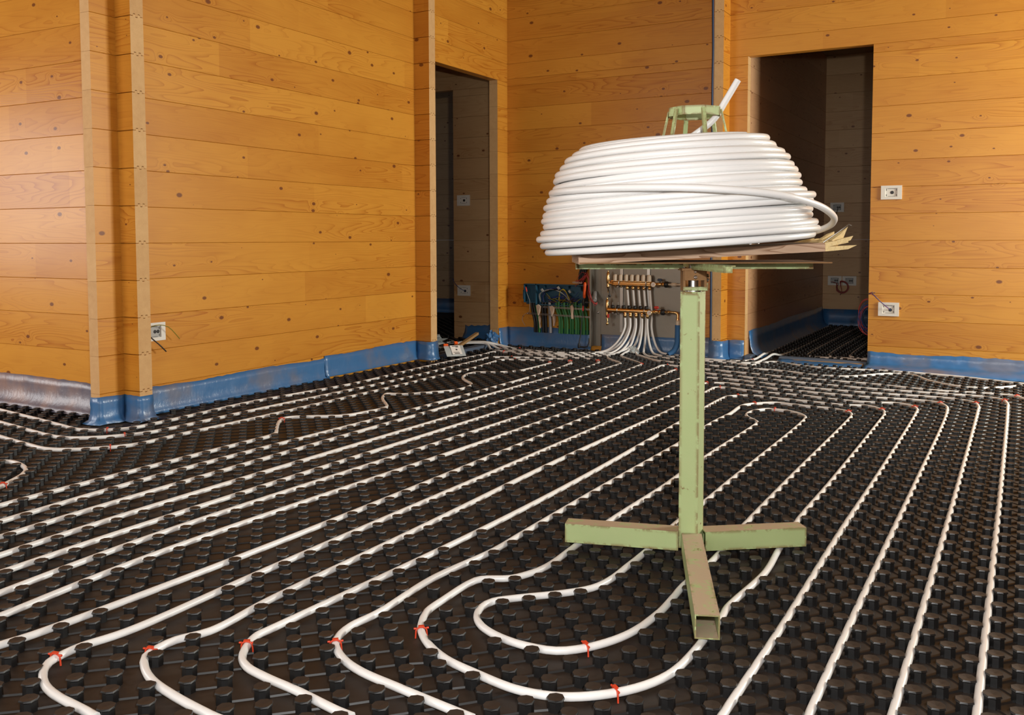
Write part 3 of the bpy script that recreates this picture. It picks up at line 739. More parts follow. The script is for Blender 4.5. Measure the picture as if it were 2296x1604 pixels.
# ---------------------------------------------------------------- blue film along the wall bases
def film(name, path, prof, label, m='film_blue', wob=.0013, seg=.03, topvar=.004, seed=1, flare=None):
    """sweep a profile of (distance from wall, height) along a plan path with the room on its right"""
    R_ = np.random.default_rng(seed)
    P = [np.array(p, float) for p in path]
    nrm_of = []
    for i in range(len(P) - 1):
        t = (P[i + 1] - P[i]) / np.linalg.norm(P[i + 1] - P[i]); nrm_of.append(np.array((t[1], -t[0])))
    k = len(prof); mb = MB(); cnt = 0; last = None
    for i in range(len(P) - 1):          # one strip per straight run; strips share their corner columns
        d = P[i + 1] - P[i]; n = max(1, int(np.linalg.norm(d) / seg)); V = []
        for q in range(n + 1):
            c = P[i] + d * q / n; cnt += 1
            if q == 0 and last is not None: V += last; continue
            nn = nrm_of[i]
            if q == n and i < len(P) - 2:
                bis = nrm_of[i] + nrm_of[i + 1]; nn = bis / max(bis @ nrm_of[i], .35)
            tv = topvar * math.sin(cnt * .23 + seed) + topvar * .4 * R_.normal(); col_ = []
            for j, (dd0, z) in enumerate(prof):
                dd = max(dd0 + wob * R_.normal() * (.25 if j == 0 else 1), .0012)
                if flare and j >= k - 2: dd += flare * (.5 + .5 * math.sin(cnt * .9)) * (1 if j == k - 1 else .35)
                zz = z + (tv if j == 0 else wob * .5 * R_.normal())
                col_.append((c[0] + nn[0] * dd, c[1] + nn[1] * dd, max(zz, .0008 if j == k - 1 else .002)))
            V += col_
        last = V[-k:]
        mb.add(V, [(a * k + j, (a + 1) * k + j, (a + 1) * k + j + 1, a * k + j + 1) for a in range(n) for j in range(k - 1)], 0, True)
    o = mb.build(name, m, label=label, cat='film', group='blue film along the wall bases')
    so = o.modifiers.new('thickness', 'SOLIDIFY'); so.thickness = .0008; so.offset = 0
    return o

UPR = [(.003, .132), (.005, .10), (.006, .07), (.008, .045), (.012, .022), (.024, .006)]
film('wall_film', [(-6.15, 2.858), (-4.6, 2.858), (-3.662, 2.858)], [(.003, .158), (.005, .12), (.010, .085), (.020, .055), (.038, .028), (.066, .012)], 'pale bluish foil strip at the base of the far left wall', 'film_clear', .0022, .04, .005, 3)
film('wall_film', [(-3.66, 2.85), (-3.66, 2.726), (-3.60, 2.726), (-3.60, 2.858), (-3.50, 2.858), (-3.50, 2.928), (-3.592, 2.928)], [(.002, .122), (.003, .095), (.003, .07), (.004, .045), (.007, .02), (.020, .006)], 'shiny blue film wrapped around the foot of the wooden pillar', 'film_blue', .0009, .02, .003, 5, flare=.02)
film('wall_film', [(-3.60, 2.932), (-3.60, 4.27)], UPR, 'blue film strip on the left wall, nearer piece beside the socket', seed=8)
film('wall_film', [(-3.60, 4.24), (-3.60, 5.19), (-3.481, 5.19), (-3.481, 5.268)], [(d + .002, z + .012) for d, z in UPR], 'blue film strip on the left wall, farther piece ending at the doorway', seed=9)
film('wall_film', [(-3.51, 6.155), (-3.51, 6.30), (-2.80, 6.30)], [(.003, .152), (.006, .11), (.008, .07), (.011, .04), (.018, .018), (.03, .006)], 'blue film strip on the back wall below the electrical box', seed=10)
film('wall_film', [(-2.715, 6.30), (-1.853, 6.30), (-1.853, 6.149), (-1.79, 6.149), (-1.79, 6.30), (-1.668, 6.30)], [(.014, .138), (.014, .10), (.014, .07), (.016, .04), (.022, .018), (.035, .006)], 'blue film strip behind the manifold pipes and around the corner stub', seed=12, wob=.0012, seg=.025)
film('wall_film', [(-.877, 6.30), (2.3, 6.30)], [(.003, .100), (.006, .075), (.010, .05), (.020, .036), (.050, .030), (.095, .031), (.14, .030), (.18, .027), (.22, .016), (.24, .004)], 'crinkled blue film strip spreading onto the floor below the right wall', wob=.0026, seg=.022, seed=14)
film('wall_film', [(-1.667, 9.04), (-1.667, 6.40)][::-1], [(.003, .19), (.008, .13), (.014, .08), (.03, .04), (.06, .02), (.09, .006)], 'dark blue film strip along the side wall inside the right doorway', seed=15, seg=.06)
film('wall_film', [(-1.66, 9.05), (1.5, 9.05)], [(.003, .17), (.008, .10), (.02, .05), (.05, .01)], 'dark blue film strip on the end wall inside the right doorway', seed=16, seg=.06)
film('wall_film', [(-4.05, 6.55), (-3.59, 6.55)], [(.004, .125), (.008, .09), (.02, .06), (.04, .035), (.06, .012)], 'loose blue film sheet on the inner wall of the left doorway', seed=17, seg=.03, topvar=.010)
film('wall_film', [(-6.3, 8.75), (-4.2, 8.75)], [(.004, .16), (.01, .10), (.03, .05), (.06, .01)], 'dark blue film strip on the farthest wall beyond the left doorway', seed=18, seg=.08)

# gathered film at the foot of the left door jamb and a scrap beyond the sill
def crumple(name, c, s, label, m, seed):
    R_ = np.random.default_rng(seed); nu, nv = 16, 10
    V = []
    for a in range(nu):
        for b in range(nv + 1):
            th = a / nu * 2 * math.pi; ph = b / nv * math.pi
            q = 1 + .22 * R_.normal()
            V.append((c[0] + s[0] * q * math.sin(ph) * math.cos(th), c[1] + s[1] * q * math.sin(ph) * math.sin(th), max(.002, c[2] + s[2] * q * math.cos(ph))))
    fc = [(a * (nv + 1) + b, ((a + 1) % nu) * (nv + 1) + b, ((a + 1) % nu) * (nv + 1) + b + 1, a * (nv + 1) + b + 1) for a in range(nu) for b in range(nv)]
    return MB().add(V, fc).build(name, m, label=label, cat='film')
crumple('film_scrap', (-3.535, 6.10, .065), (.045, .05, .055), 'bright blue crumpled film wrapped around the foot of the left door jamb', 'film_blue', 3)
crumple('film_scrap', (-3.98, 5.93, .05), (.10, .08, .045), 'crumpled clear and blue plastic scrap on the floor inside the left doorway', 'bag_clear', 4)
crumple('plastic_bag', (-2.42, 6.16, .035), (.035, .025, .03), 'small clear plastic bag tied around the pipes below the manifold', 'bag_clear', 6)

# ---------------------------------------------------------------- door sills
s1 = thing('door_sill', 'blue-grey foam strip across the floor of the left doorway', 'sill')
MB().box(-3.575, -3.50, 5.29, 6.05, 0, .040, bev=.006).build('foam_strip', 'foam_grey', s1)
s2 = thing('door_sill', 'foam and wood threshold strip across the right doorway', 'sill')
MB().box(-1.66, -1.61, 6.255, 6.375, 0, .036, bev=.006).box(-1.44, -.88, 6.30, 6.375, 0, .034, bev=.006).build('foam_strip', 'foam_grey', s2)
MB().box(-1.40, -.90, 6.262, 6.298, 0, .022).build('wood_strip', 'sill_orange', s2)
film('wall_film', [(-1.43, 6.262), (-.90, 6.262)], [(.0, .026), (.02, .022), (.05, .016), (.09, .006)], 'narrow blue film flap in front of the right doorway threshold', seed=21)

# ---------------------------------------------------------------- green pipe decoiler stand
ER = np.array((.8757, .4828, 0)); ED = np.array((-.4828, .8757, 0)); EZ = np.array((0, 0, 1.))
SC = np.array((-.745, 2.31, 0))

def beam(mb, p0, p1, w, hgt, t=.003, mi=0, sub=1):
    """hollow square tube lying from p0 to p1 (axis points)"""
    p0, p1 = np.array(p0, float), np.array(p1, float)
    d = p1 - p0; d /= np.linalg.norm(d); s = np.cross(d, EZ)
    s = s / np.linalg.norm(s) if np.linalg.norm(s) > .1 else np.array((1., 0, 0)); u = np.cross(s, d)
    V = []
    for p in (p0, p1):
        for k in (0, t):
            for a, b in ((-1, -1), (1, -1), (1, 1), (-1, 1)): V.append(p + s * a * (w / 2 - k) + u * b * (hgt / 2 - k))
    fc = []
    for i in range(4):
        j = (i + 1) % 4
        fc += [(i, j, 8 + j, 8 + i), (4 + j, 4 + i, 12 + i, 12 + j), (j, i, 4 + i, 4 + j), (8 + i, 8 + j, 12 + j, 12 + i)]
    mb.add(V, fc, mi)
    return mb

stand = thing('decoiler_stand', 'rusty green steel stand with three feet carrying the coil of white pipe', 'stand')
FZ = ZN + .0006 + .025
post = MB(); beam(post, SC + (0, 0, .03), SC + (0, 0, .694), .05, .05)
post.box(SC[0] - .024, SC[0] + .024, SC[1] - .024, SC[1] + .024, .689, .6925)
post.build('post', 'paint_green', stand)
for ex, ey in ((-.5425, 1.793), (-1.061, 2.225), (-.500, 2.490)):
    e = np.array((ex, ey, 0)); d = (e - SC) / np.linalg.norm(e - SC)
    fb = MB(); beam(fb, SC + d * .031 + (0, 0, FZ), e + (0, 0, FZ), .05, .05)
    fb.build('foot', 'paint_green', stand)
# swivel on top of the post
sw = MB()
sw.cyl(SC + (0, 0, .690), SC + (0, 0, .762), .013, n=14)
sw.lathe(SC + (0, 0, .6945), (0, 0, 1), [(.024, 0), (.024, .005), (.018, .007), (.018, .012)], 18)
sw.build('swivel', 'steel', stand)
yk = MB()
yk.obox(SC - ED * .022 + (0, 0, .737), ER, ED, EZ, .027, .003, .014); yk.obox(SC + ER * .027 + (0, 0, .724), ER, ED, EZ, .003, .022, .028)
yk.obox(SC - ER * .026 + (0, 0, .724), ER, ED, EZ, .003, .020, .028); yk.obox(SC + (0, 0, .7505), ER, ED, EZ, .034, .030, .003)
yk.build('yoke', 'rust', stand)
MB().obox(SC - ED * .026 + (0, 0, .702), ER, ED, EZ, .030, .002, .0045).obox(SC + ER * .0315 + (0, 0, .706), ER, ED, EZ, .0015, .024, .010).build('clamp_band', 'paint_green', stand)
for c_, a_, r_ in ((SC + ER * .031 + ED * -.012 + (0, 0, .729), ER, .010), (SC - ED * .026 + (0, 0, .731), -ED, .005), (SC - ED * .026 + (0, 0, .745), -ED, .004)):
    MB().lathe(c_, a_, [(r_, 0), (r_, .005), (r_ * .6, .006)], 6).build('bolt', 'chrome', stand)
# four angle-iron arms, a thin tray sheet and the cage that holds the coil
for d, ln in ((-ER, .300), (ER, .302), (-ED + .10 * ER, .285), (ED, .28)):
    d = d / np.linalg.norm(d); s = np.cross(d, EZ)
    a = MB()
    a.obox(SC + d * (ln / 2 + .012) + s * .012 + (0, 0, .7595), d, s, EZ, ln / 2 - .012, .0015, .0085)
    a.obox(SC + d * (ln / 2 + .012) + (0, 0, .7665), d, s, EZ, ln / 2 - .012, .012, .0015)
    a.obox(SC + d * (ln - .002) + s * .004 + (0, 0, .7595), d, s, EZ, .002, .009, .0085)
    a.build('arm', 'paint_green', stand)
MB().obox(SC + ER * .005 + (0, 0, .7697), ER, ED, EZ, .305, .13, .0014).build('tray_sheet', 'rust', stand)
cg = MB()
n = 8
for k in range(n):
    a0, a1 = (k + .2) * 2 * math.pi / n, (k + 1.2) * 2 * math.pi / n
    p0 = SC + .066 * (math.cos(a0) * ER + math.sin(a0) * ED); p1 = SC + .066 * (math.cos(a1) * ER + math.sin(a1) * ED)
    nr_ = (p0 + p1) / 2 - SC; nr_ = nr_ / np.linalg.norm(nr_); dd = (p1 - p0) / np.linalg.norm(p1 - p0)
    cg.obox((p0 + p1) / 2 + (0, 0, 1.146), dd, nr_, EZ, np.linalg.norm(p1 - p0) / 2 + .001, .002, .011)
cg.build('cage_ring', 'paint_green', stand)
for k in range(6):
    a = (k + .62) * 2 * math.pi / 6; q = math.cos(a) * ER + math.sin(a) * ED; s = np.cross(q, EZ)
    path = [SC + q * .0665 + (0, 0, 1.150), SC + q * .082 + (0, 0, 1.083), SC + q * .110 + (0, 0, .86)]
    lb = MB()
    for p0, p1 in zip(path[:-1], path[1:]):
        ax = p1 - p0; L_ = np.linalg.norm(ax); ax = ax / L_; nn = np.cross(ax, s)
        lb.obox((p0 + p1) / 2, ax, s, nn, L_ / 2 + .001, .0055, .0018)
    lb.build('cage_bar', 'paint_green', stand)

# weathered board under the coil, broken at its right end
tl = math.radians(2.9)
BX = ER * math.cos(tl) + EZ * math.sin(tl); BN = -ER * math.sin(tl) + EZ * math.cos(tl)
BC = SC + ER * .000 + (0, 0, .7925)
board = thing('support_board', 'weathered wooden board under the pipe coil, splintered at its right end', 'board')
MB().obox(BC, BX, ED, BN, .302, .125, .0105).build('plank_body', 'old_wood', board)
sp_ = MB()
R_ = np.random.default_rng(5)
def shard(p, d, ln, hw, hh, taper):
    s = ED; n_ = np.cross(d, s); e = p + d * ln
    V = [p + s * a * hw + n_ * b * hh for a, b in ((-1, -1), (1, -1), (1, 1), (-1, 1))]
    m_ = p + d * ln * .6
    V += [m_ + s * a * hw * .95 + n_ * b * hh * .9 + d * .008 * R_.normal() for a, b in ((-1, -1), (1, -1), (1, 1), (-1, 1))]
    V += [e + s * a * hw * taper + n_ * b * hh * taper + d * .010 * R_.normal() for a, b in ((-1, -1), (1, -1), (1, 1), (-1, 1))]
    q = [(3, 2, 1, 0), (8, 9, 10, 11)]
    for k in (0, 4): q += [(k + i, k + (i + 1) % 4, k + 4 + (i + 1) % 4, k + 4 + i) for i in range(4)]
    sp_.add(V, q)
for layer, (w_, up0) in enumerate(((-.0050, .06), (.0050, .16))):
    for k in range(10):
        v = -.113 + .025 * k
        shard(BC + BX * .294 + ED * v + BN * w_, (BX + BN * (up0 + .05 * R_.normal())) / 1.01, .028 + .030 * R_.random() + (.010 if layer == 0 else 0), .0135, .0055, .75)
for k in range(6):
    shard(BC + BX * (.312 + .012 * R_.random()) + ED * (-.115 + .018 * k) + BN * .010, (BX + BN * (.55 + .15 * R_.normal())) / 1.15, .026 + .014 * R_.random(), .013, .006, .8)
sp_.build('splinters', 'split_wood', board)
MB().tube([BC + BX * .300 - ED * .09 + BN * .010, BC + BX * .345 - ED * .10 + BN * .040, BC + BX * .362 - ED * .10 + BN * .052, BC + BX * .368 - ED * .10 + BN * .048], .0016, 6).build('bent_nail', 'steel', board)

# ---------------------------------------------------------------- coil of white pipe
CC = SC - ER * .044 + (0, 0, .8065)
tc_ = math.radians(3.4)
KX = ER * math.cos(tc_) + EZ * math.sin(tc_); KN = -ER * math.sin(tc_) + EZ * math.cos(tc_)
coil = thing('pipe_coil', 'large coil of thick white plastic pipe lying on the green stand', 'pipe coil')
TURN_R = [.322, .334, .345, .341, .327, .328, .333, .331, .314, .309, .303, .295, .289, .284, .266, .250, .232]
def coil_pt(th, r, t): return CC + r * (math.sin(th) * KX - math.cos(th) * ED) + KN * t
def winding(off, turns, t0, pitch, seed, amp=1.0):
    R_ = np.random.default_rng(seed); out = []
    ph = R_.random(40) * 6.28; am = R_.random(40)
    for i in range(int(turns * 56)):
        th = i / 56 * 2 * math.pi; k = i / 56; kk = int(k)
        r = np.interp(k, range(len(TURN_R)), TURN_R) - off
        r += amp * (.0065 * am[kk % 40] * math.sin(th + ph[kk % 40]) * (1 if True else 0))
        w = k - kk; bl = 3 * w * w - 2 * w ** 3
        a0 = math.sin(th + ph[kk]) * .0060 * am[kk]; a1 = math.sin(th + ph[kk + 1]) * .0060 * am[kk + 1]
        t = t0 + k * pitch + amp * (a0 * (1 - bl) + a1 * bl)
        out.append(coil_pt(th + 2.2, r, t))
    return np.array(out)
COR = .0083
MB().tube(winding(0, 16, 0, .0160, 21), COR, 12).build('outer_winding', 'coil_white', coil)
MB().tube(winding(.0165, 15.8, .004, .0160, 22, .5), COR, 10).build('inner_winding', 'coil_white', coil)
MB().tube(winding(.033, 15.4, 0, .0160, 23, .4), COR, 8).build('inner_winding', 'coil_white', coil)
top = [coil_pt(2.2 + a, .232 - .0172 * a / 6.283, .2560 + .003 * math.sin(a * .9)) for a in np.linspace(0, 6.283 * 6, 260)]
MB().tube(top, COR, 10).build('top_winding', 'coil_white', coil)
FR = -ED
def cyl_pt(deg, r, z):
    a = math.radians(deg); q = SC - ER * .044 + r * (math.sin(a) * ER - math.cos(a) * ED); return (q[0], q[1], z)
loose = [cyl_pt(*q) for q in ((-150, .30, .952), (-118, .300, .946), (-92, .316, .943), (-62, .330, .942), (-30, .342, .942), (0, .358, .937), (28, .358, .925), (52, .360, .906), (70, .374, .886), (82, .386, .872), (92, .390, .858), (104, .382, .844), (120, .362, .834), (145, .345, .832))]
MB().tube(spline(loose, .012), COR, 12).build('loose_strand', 'coil_white', coil)
end = [SC + ER * a - ED * b + (0, 0, z) for a, b, z in ((-.12, .02, 1.066), (-.06, .0, 1.072), (-.02, -.005, 1.080), (.017, 0, 1.103), (.049, .004, 1.131), (.078, .006, 1.178), (.106, .008, 1.226))]
MB().tube(spline(end, .01), COR, 14).build('free_end', 'coil_white', coil)

# ---------------------------------------------------------------- manifold on its panel
panel = thing('metal_backboard', 'grey sheet metal back panel behind the brass manifold', 'panel')
MB().box(-2.725, -2.085, 6.285, 6.2985, .125, .66, bev=.002).build('back_sheet', 'galvanised', panel)
MB().box(-2.780, -2.776, 6.215, 6.298, .04, .66).box(-2.776, -2.722, 6.282, 6.298, .04, .66).box(-2.780, -2.770, 6.211, 6.216, .04, .66).build('side_flange', 'galvanised', panel)
MB().lathe((-2.742, 6.282, .288), (0, -1, 0), [(.009, 0), (.009, .006), (.004, .008), (.004, .012)], 8).build('wing_nut', 'chrome', panel)

man = thing('manifold', 'brass heating manifold with two bars, white caps and black flow knobs', 'manifold')
YB = 6.215
def bar(z, xa, xb, y, dbl):
    mb = MB()
    if dbl:
        for dz in (.0125, -.0125): mb.cyl((xa, y, z + dz), (xb, y, z + dz), .0095, n=12)
        mb.box(xa + .004, xb - .004, y - .004, y + .010, z - .012, z + .012)
    else:
        mb.cyl((xa, y, z), (xb, y, z), .0175, n=16)
    for x in (xa, xb): mb.cyl((x - .006, y, z), (x + .006, y, z), .0165, n=6, smooth=False)
    return mb.build('return_bar' if dbl else 'supply_bar', 'brass', man)
bar(.509, -2.622, -2.318, 6.245, True)
bar(.313, -2.633, -2.322, YB, False)
for i in range(7):
    x = -2.590 + i * .0427
    MB().lathe((x, 6.240, .524), (0, 0, 1), [(.0165, 0), (.0168, .010), (.0160, .032), (.0125, .043), (.006, .047)], 14).build('cap', 'cap_white', man)
    kx = -2.600 + i * .0427
    k = MB().lathe((kx, YB, .329), (0, 0, 1), [(.0125, 0), (.0135, .004), (.0120, .020), (.008, .022)], 10)
    k.build('flow_knob', 'plastic_black', man)
    MB().cyl((kx, YB, .350), (kx, YB, .372), .0016, n=6).build('flow_gauge', 'plastic_grey', man)
    if i < 2:
        MB().lathe((kx, YB, .297), (0, 0, -1), [(.009, 0), (.009, .006), (.006, .012)], 8).build('blind_plug', 'chrome', man)
        MB().lathe((x, 6.245, .488), (0, 0, -1), [(.008, 0), (.008, .008), (.004, .012)], 8).build('blind_plug', 'brass', man)
for i in range(5):
    MB().lathe((LOWX[i], 6.207, .300), (0, 0, -1), [(.011, 0), (.011, .010), (.0125, .012), (.0125, .026), (.0095, .034)], 8).build('connector', 'brass', man)
    MB().lathe((UPX[i], 6.250, .492), (0, 0, -1), [(.010, 0), (.010, .008), (.0125, .010), (.0125, .024), (.0095, .031)], 8).build('connector', 'brass', man)
for x in (-2.557, -2.352):
    b = MB()
    b.box(x - .011, x + .011, 6.276, 6.284, .15, .63); b.box(x - .012, x - .004, 6.195, 6.280, .286, .292); b.box(x - .012, x - .004, 6.225, 6.280, .480, .486)
    b.tube([(x - .004, YB + .0185 * math.cos(a), .313 + .0185 * math.sin(a)) for a in np.linspace(0, 6.283, 17)[:-1]], .003, 6, closed=True)
    b.tube([(x - .004, 6.245 + .015 * math.cos(a), .509 + .027 * math.sin(a)) for a in np.linspace(0, 6.283, 17)[:-1]], .003, 6, closed=True)
    b.build('bracket', 'steel', man)
def vent(x, z, s, name):
    v = MB().lathe((x, YB + .01, z - .07 * s), (0, 0, 1), [(.004, 0), (.004, .03 * s), (.011, .034 * s), (.011, .055 * s), (.008, .06 * s), (.0125, .075 * s), (.0135, .11 * s), (.0115, .125 * s), (.0115, .150 * s), (.005, .155 * s), (.005, .165 * s)], 12)
    v.cyl((x, YB + .01, z), (x + .03, YB + .01, z), .010, n=8)
    v.build(name, 'brass', man)
vent(-2.640, .505, .95, 'air_vent'); vent(-2.646, .300, 1.05, 'air_vent')
MB().tube([(-2.636, YB - .01, .475), (-2.622, YB - .016, .455), (-2.617, YB - .017, .425)], .003, 6).lathe((-2.617, YB - .017, .425), (0, 0, -1), [(.009, 0), (.011, .008), (.008, .018)], 8).build('drain_cap', 'plastic_black', man)
MB().tube([(-2.640, YB - .008, .262), (-2.634, YB - .012, .24), (-2.636, YB - .012, .222)], .0028, 6).lathe((-2.636, YB - .012, .222), (0, 0, -1), [(.010, 0), (.012, .008), (.008, .017)], 8).build('drain_cap', 'brass', man)
MB().obox((-2.628, YB - .014, .272), (1, 0, 0), (0, 1, 0), (0, 0, 1), .007, .003, .013).build('drain_lever', 'plastic_red', man)
for x, z, y in ((-2.296, .503, 6.232), (-2.311, .306, 6.196)):
    g = MB().lathe((x, y, z), (0, -1, 0), [(.0185, 0), (.0195, .003), (.0195, .009), (.017, .011)], 18).build('gauge', 'brass', man)
    MB().lathe((x, y - .0105, z), (0, -1, 0), [(.0165, 0), (.0160, .0015)], 18).build('gauge_dial', 'plastic_white', g)
    MB().obox((x + .003, y - .0125, z + .002), (.8, 0, .6), (0, 1, 0), (-.6, 0, .8), .009, .0006, .0010).build('gauge_needle', 'plastic_red', g)
for z, y, hm in ((.505, 6.245, 'blue_dark'), (.312, YB, 'plastic_red')):
    x0 = -2.285 if z > .4 else -2.298
    v = MB()
    v.lathe((x0, y, z), (1, 0, 0), [(.010, 0), (.012, .006), (.009, .012), (.014, .018), (.014, .036), (.010, .042), (.015, .046), (.015, .062)], 10)
    v.build('ball_valve', 'brass', man)
    MB().cyl((x0 + .030, y, z + .010), (x0 + .030, y, z + .022), .004, n=8).box(x0 + .012, x0 + .048, y - .010, y + .006, z + .021, z + .040, bev=.006).build('valve_lever', hm, man)
    MB().lathe((x0 + .064, y, z), (1, 0, 0), [(.018, 0), (.022, .004), (.022, .022), (.017, .028)], 12).build('union_nut', 'plastic_black', man)
    if z > .4:
        MB().lathe((x0 + .092, y, z), (1, 0, 0), [(.007, 0), (.007, .022), (.013, .024), (.013, .058), (.007, .060), (.007, .115)], 10).build('pipe_tail', 'cap_white', man)
    else:
        MB().lathe((x0 + .092, y, z), (1, 0, 0), [(.009, 0), (.009, .020), (.012, .022), (.012, .030), (.009, .032), (.009, .078)], 10).tube([(x0 + .165, y, z), (x0 + .180, y, z - .003), (x0 + .186, y, z - .016), (x0 + .186, y, z - .060)], .010, 10).lathe((x0 + .186, y, z - .045), (0, 0, -1), [(.012, 0), (.013, .010), (.012, .018)], 8).build('pipe_tail', 'brass', man)
hose = thing('insulated_hose', 'blue foam insulated hose rising from the floor beside the manifold', 'hose')
HX = -2.112
MB().tube(spline([(HX, YB, .262), (HX, YB, .20)], .02), .0125, 12).build('white_pipe', 'cap_white', hose)
MB().tube(spline([(HX, YB, .226), (HX, YB - .001, .15), (HX - .004, YB - .004, .09), (HX - .022, YB - .02, .045), (HX - .05, YB - .045, .020)], .012), .0195, 14).build('insulation', 'hose_blue', hose)

# ---------------------------------------------------------------- blue flush box with its cables
ebox = thing('electrical_box', 'open dark blue electrical box on the back wall, full of wires', 'box')
eb = MB()
X0, X1, XM, Z0, Z1, YF, YW = -3.343, -2.828, -3.245, .330, .486, 6.248, 6.297
eb.box(X0, X1, YW - .004, YW, Z0, Z1)
for a in ((X0, X0 + .006, Z0 + .02, Z1), (XM, XM + .010, Z0, Z1), (X1 - .006, X1, Z0, Z1 - .012)): eb.box(a[0], a[1], YF, YW, a[2], a[3])
eb.box(X0, XM, YF, YW, Z0 + .015, Z0 + .021); eb.box(XM, X1, YF, YW, Z0 - .003, Z0 + .004); eb.box(X0, X1, YF, YW, Z1 - .006, Z1)
eb.box(X0 - .006, X0, YF, YF + .006, .37, .44)
for q in range(4): eb.box(XM + .07 + q * .1, XM + .073 + q * .1, YF + .01, YW, Z1 - .03, Z1)
eb.build('shell', 'box_blue', ebox)
def cable(name, pts, r, m, parent=None, label=None, cat=None, group=None, nn=7, step=.02):
    return MB().tube(spline(pts, step), r, nn).build(name, m, parent, label, cat, group)
YC = 6.272
for i in range(11):
    xt = -3.075 + i * .0235; xb = -3.048 + i * .0225
    y = YC - .004 - .010 * (i % 2)
    cable('green_conduit', [(xt, y, .352 + .008 * math.sin(i * 2.1)), (xt + .002, y - .003, .31), (xb, y - .002, .235), (xb + .001, y, .12)], .0108, 'conduit_green' if i % 3 else 'conduit_green_light', label=('green cable conduit below the blue box, ' + ('leftmost of the bundle' if i == 0 else 'rightmost of the bundle' if i == 10 else ('second', 'third', 'fourth', 'fifth', 'sixth', 'seventh', 'eighth', 'ninth', 'tenth')[i - 1] + ' of the bundle from the left')), cat='conduit', group='green conduits below the blue box')
for xt, xb, m, lb, r in ((-3.286, -3.258, 'plastic_black', 'outermost black cable conduit below the left end of the blue box', .010), (-3.266, -3.238, 'plastic_black', 'second black cable conduit from the left below the blue box', .010), (-3.246, -3.220, 'conduit_green', 'single green conduit left of the black ones below the blue box', .0105), (-3.190, -3.186, 'plastic_black', 'left one of the two black conduits beside the grey tube', .011), (-3.167, -3.164, 'plastic_black', 'right one of the two black conduits beside the grey tube', .011), (-3.131, -3.126, 'conduit_grey', 'pale grey conduit tube between the black and green ones', .0125)):
    cable('cable_conduit', [(xt, YC - .006, .35), (xt + (xb - xt) * .3, YC - .008, .29), (xb, YC - .004, .20), (xb, YC, .12)], r, m, label=lb, cat='conduit')
def strip(name, p0, p1, label):
    mb = MB(); p0, p1 = np.array(p0, float), np.array(p1, float); d = p1 - p0; L_ = np.linalg.norm(d); d /= L_
    k = int(L_ / .012)
    for i in range(k):   # perforated band: two rails and a bridge per hole
        c = p0 + d * (i + .5) * L_ / k
        for s in (-1, 1): mb.obox(c + (0, 0, s * .0048), d, (0, 1, 0), (0, 0, 1), L_ / k / 2, .0006, .0013)
        mb.obox(p0 + d * i * L_ / k, d, (0, 1, 0), (0, 0, 1), .0024, .0006, .0035)
    for e in (p0, p1): mb.lathe(e + np.array((0, -.001, 0)), (0, -1, 0), [(.0045, 0), (.003, .003)], 8)
    return mb.build(name, 'steel', label=label, cat='metal strip', group='perforated strips over the conduits')
strip('fixing_strip', (-3.17, 6.243, .315), (-2.785, 6.243, .309), 'perforated metal band holding the green conduits, upper one')
strip('fixing_strip', (-3.31, 6.243, .262), (-2.785, 6.243, .252), 'perforated metal band holding the conduits, lower longer one')
strip('fixing_strip', (-2.925, 6.235, .506), (-2.850, 6.235, .503), 'short perforated metal band around the black cables above the blue box')
def wedge(c, s, label, seed):
    R_ = np.random.default_rng(seed)
    V = [(c[0] + s[0] * a + .003 * R_.normal(), c[1] + b * s[1], c[2] + s[2] * z) for a, z in ((-1, .8), (.1, 1), (1, .6), (.7, -.3), (.1, -1), (-.5, -.2)) for b in (-1, 1)]
    fc = [tuple(range(0, 12, 2)), tuple(range(11, 0, -2))] + [(2 * i + 1, (2 * i + 3) % 12, (2 * i + 2) % 12, 2 * i)[::-1] for i in range(6)]
    MB().add(V, fc).build('plaster_lump', 'plaster', label=label, cat='plaster')
wedge((-3.213, 6.240, .292), (.017, .010, .042), 'pinkish plaster lump left of the black conduits', 1)
wedge((-3.100, 6.240, .287), (.017, .010, .040), 'pinkish plaster lump just right of the grey conduit', 2)
wedge((-2.930, 6.232, .288), (.013, .008, .052), 'long pinkish plaster wedge over the green conduits', 3)
wedge((-3.092, 6.262, .215), (.011, .008, .042), 'low pinkish plaster lump between grey and green conduits', 4)
wedge((-3.212, 6.262, .200), (.008, .008, .048), 'low thin plaster lump between green and black conduits on the left', 5)
# wires inside the box
wires = thing('wire_harness', 'tangle of blue, black and yellow wires inside the blue box', 'wires')
R_ = np.random.default_rng(3)
def arcw(n, m, x0, x1, zt, r, jit=.006, zb=.36):
    for q in range(n):
        j = R_.normal(size=8) * jit
        pts = [(x0 + j[0], 6.262, zb + j[1]), (x0 + .004 + j[2], 6.254, zb + (zt - zb) * .55), (x0 + (x1 - x0) * .2, 6.246, zt - .014 + j[3] * .6), (x0 + (x1 - x0) * .5, 6.243 + .001 * q, zt + j[4] * .5), (x0 + (x1 - x0) * .78, 6.246, zt - .02 + j[5] * .6), (x1 + j[6], 6.252, zb + (zt - zb) * .35), (x1 + .02 + j[7], 6.262, zb - .01)]
        cable('wire', pts, r, m, wires, nn=5, step=.014)
arcw(4, 'wire_blue', -3.188, -2.965, .460, .0033)
arcw(3, 'plastic_black', -3.182, -2.955, .454, .0032)
arcw(3, 'wire_yellow', -3.05, -2.968, .452, .0034, .003)
arcw(2, 'plastic_grey', -3.215, -2.975, .448, .0022)
for q in range(16):
    xs = np.linspace(-3.16 + .03 * R_.random(), -2.86 - .06 * R_.random(), 6)
    cable('wire', [(x, 6.250 + .012 * R_.random(), .372 + .024 * R_.normal()) for x in xs], .0022, ('wire_blue', 'plastic_black', 'wire_blue', 'wire_olive', 'wire_brown')[q % 5], wires, nn=5)
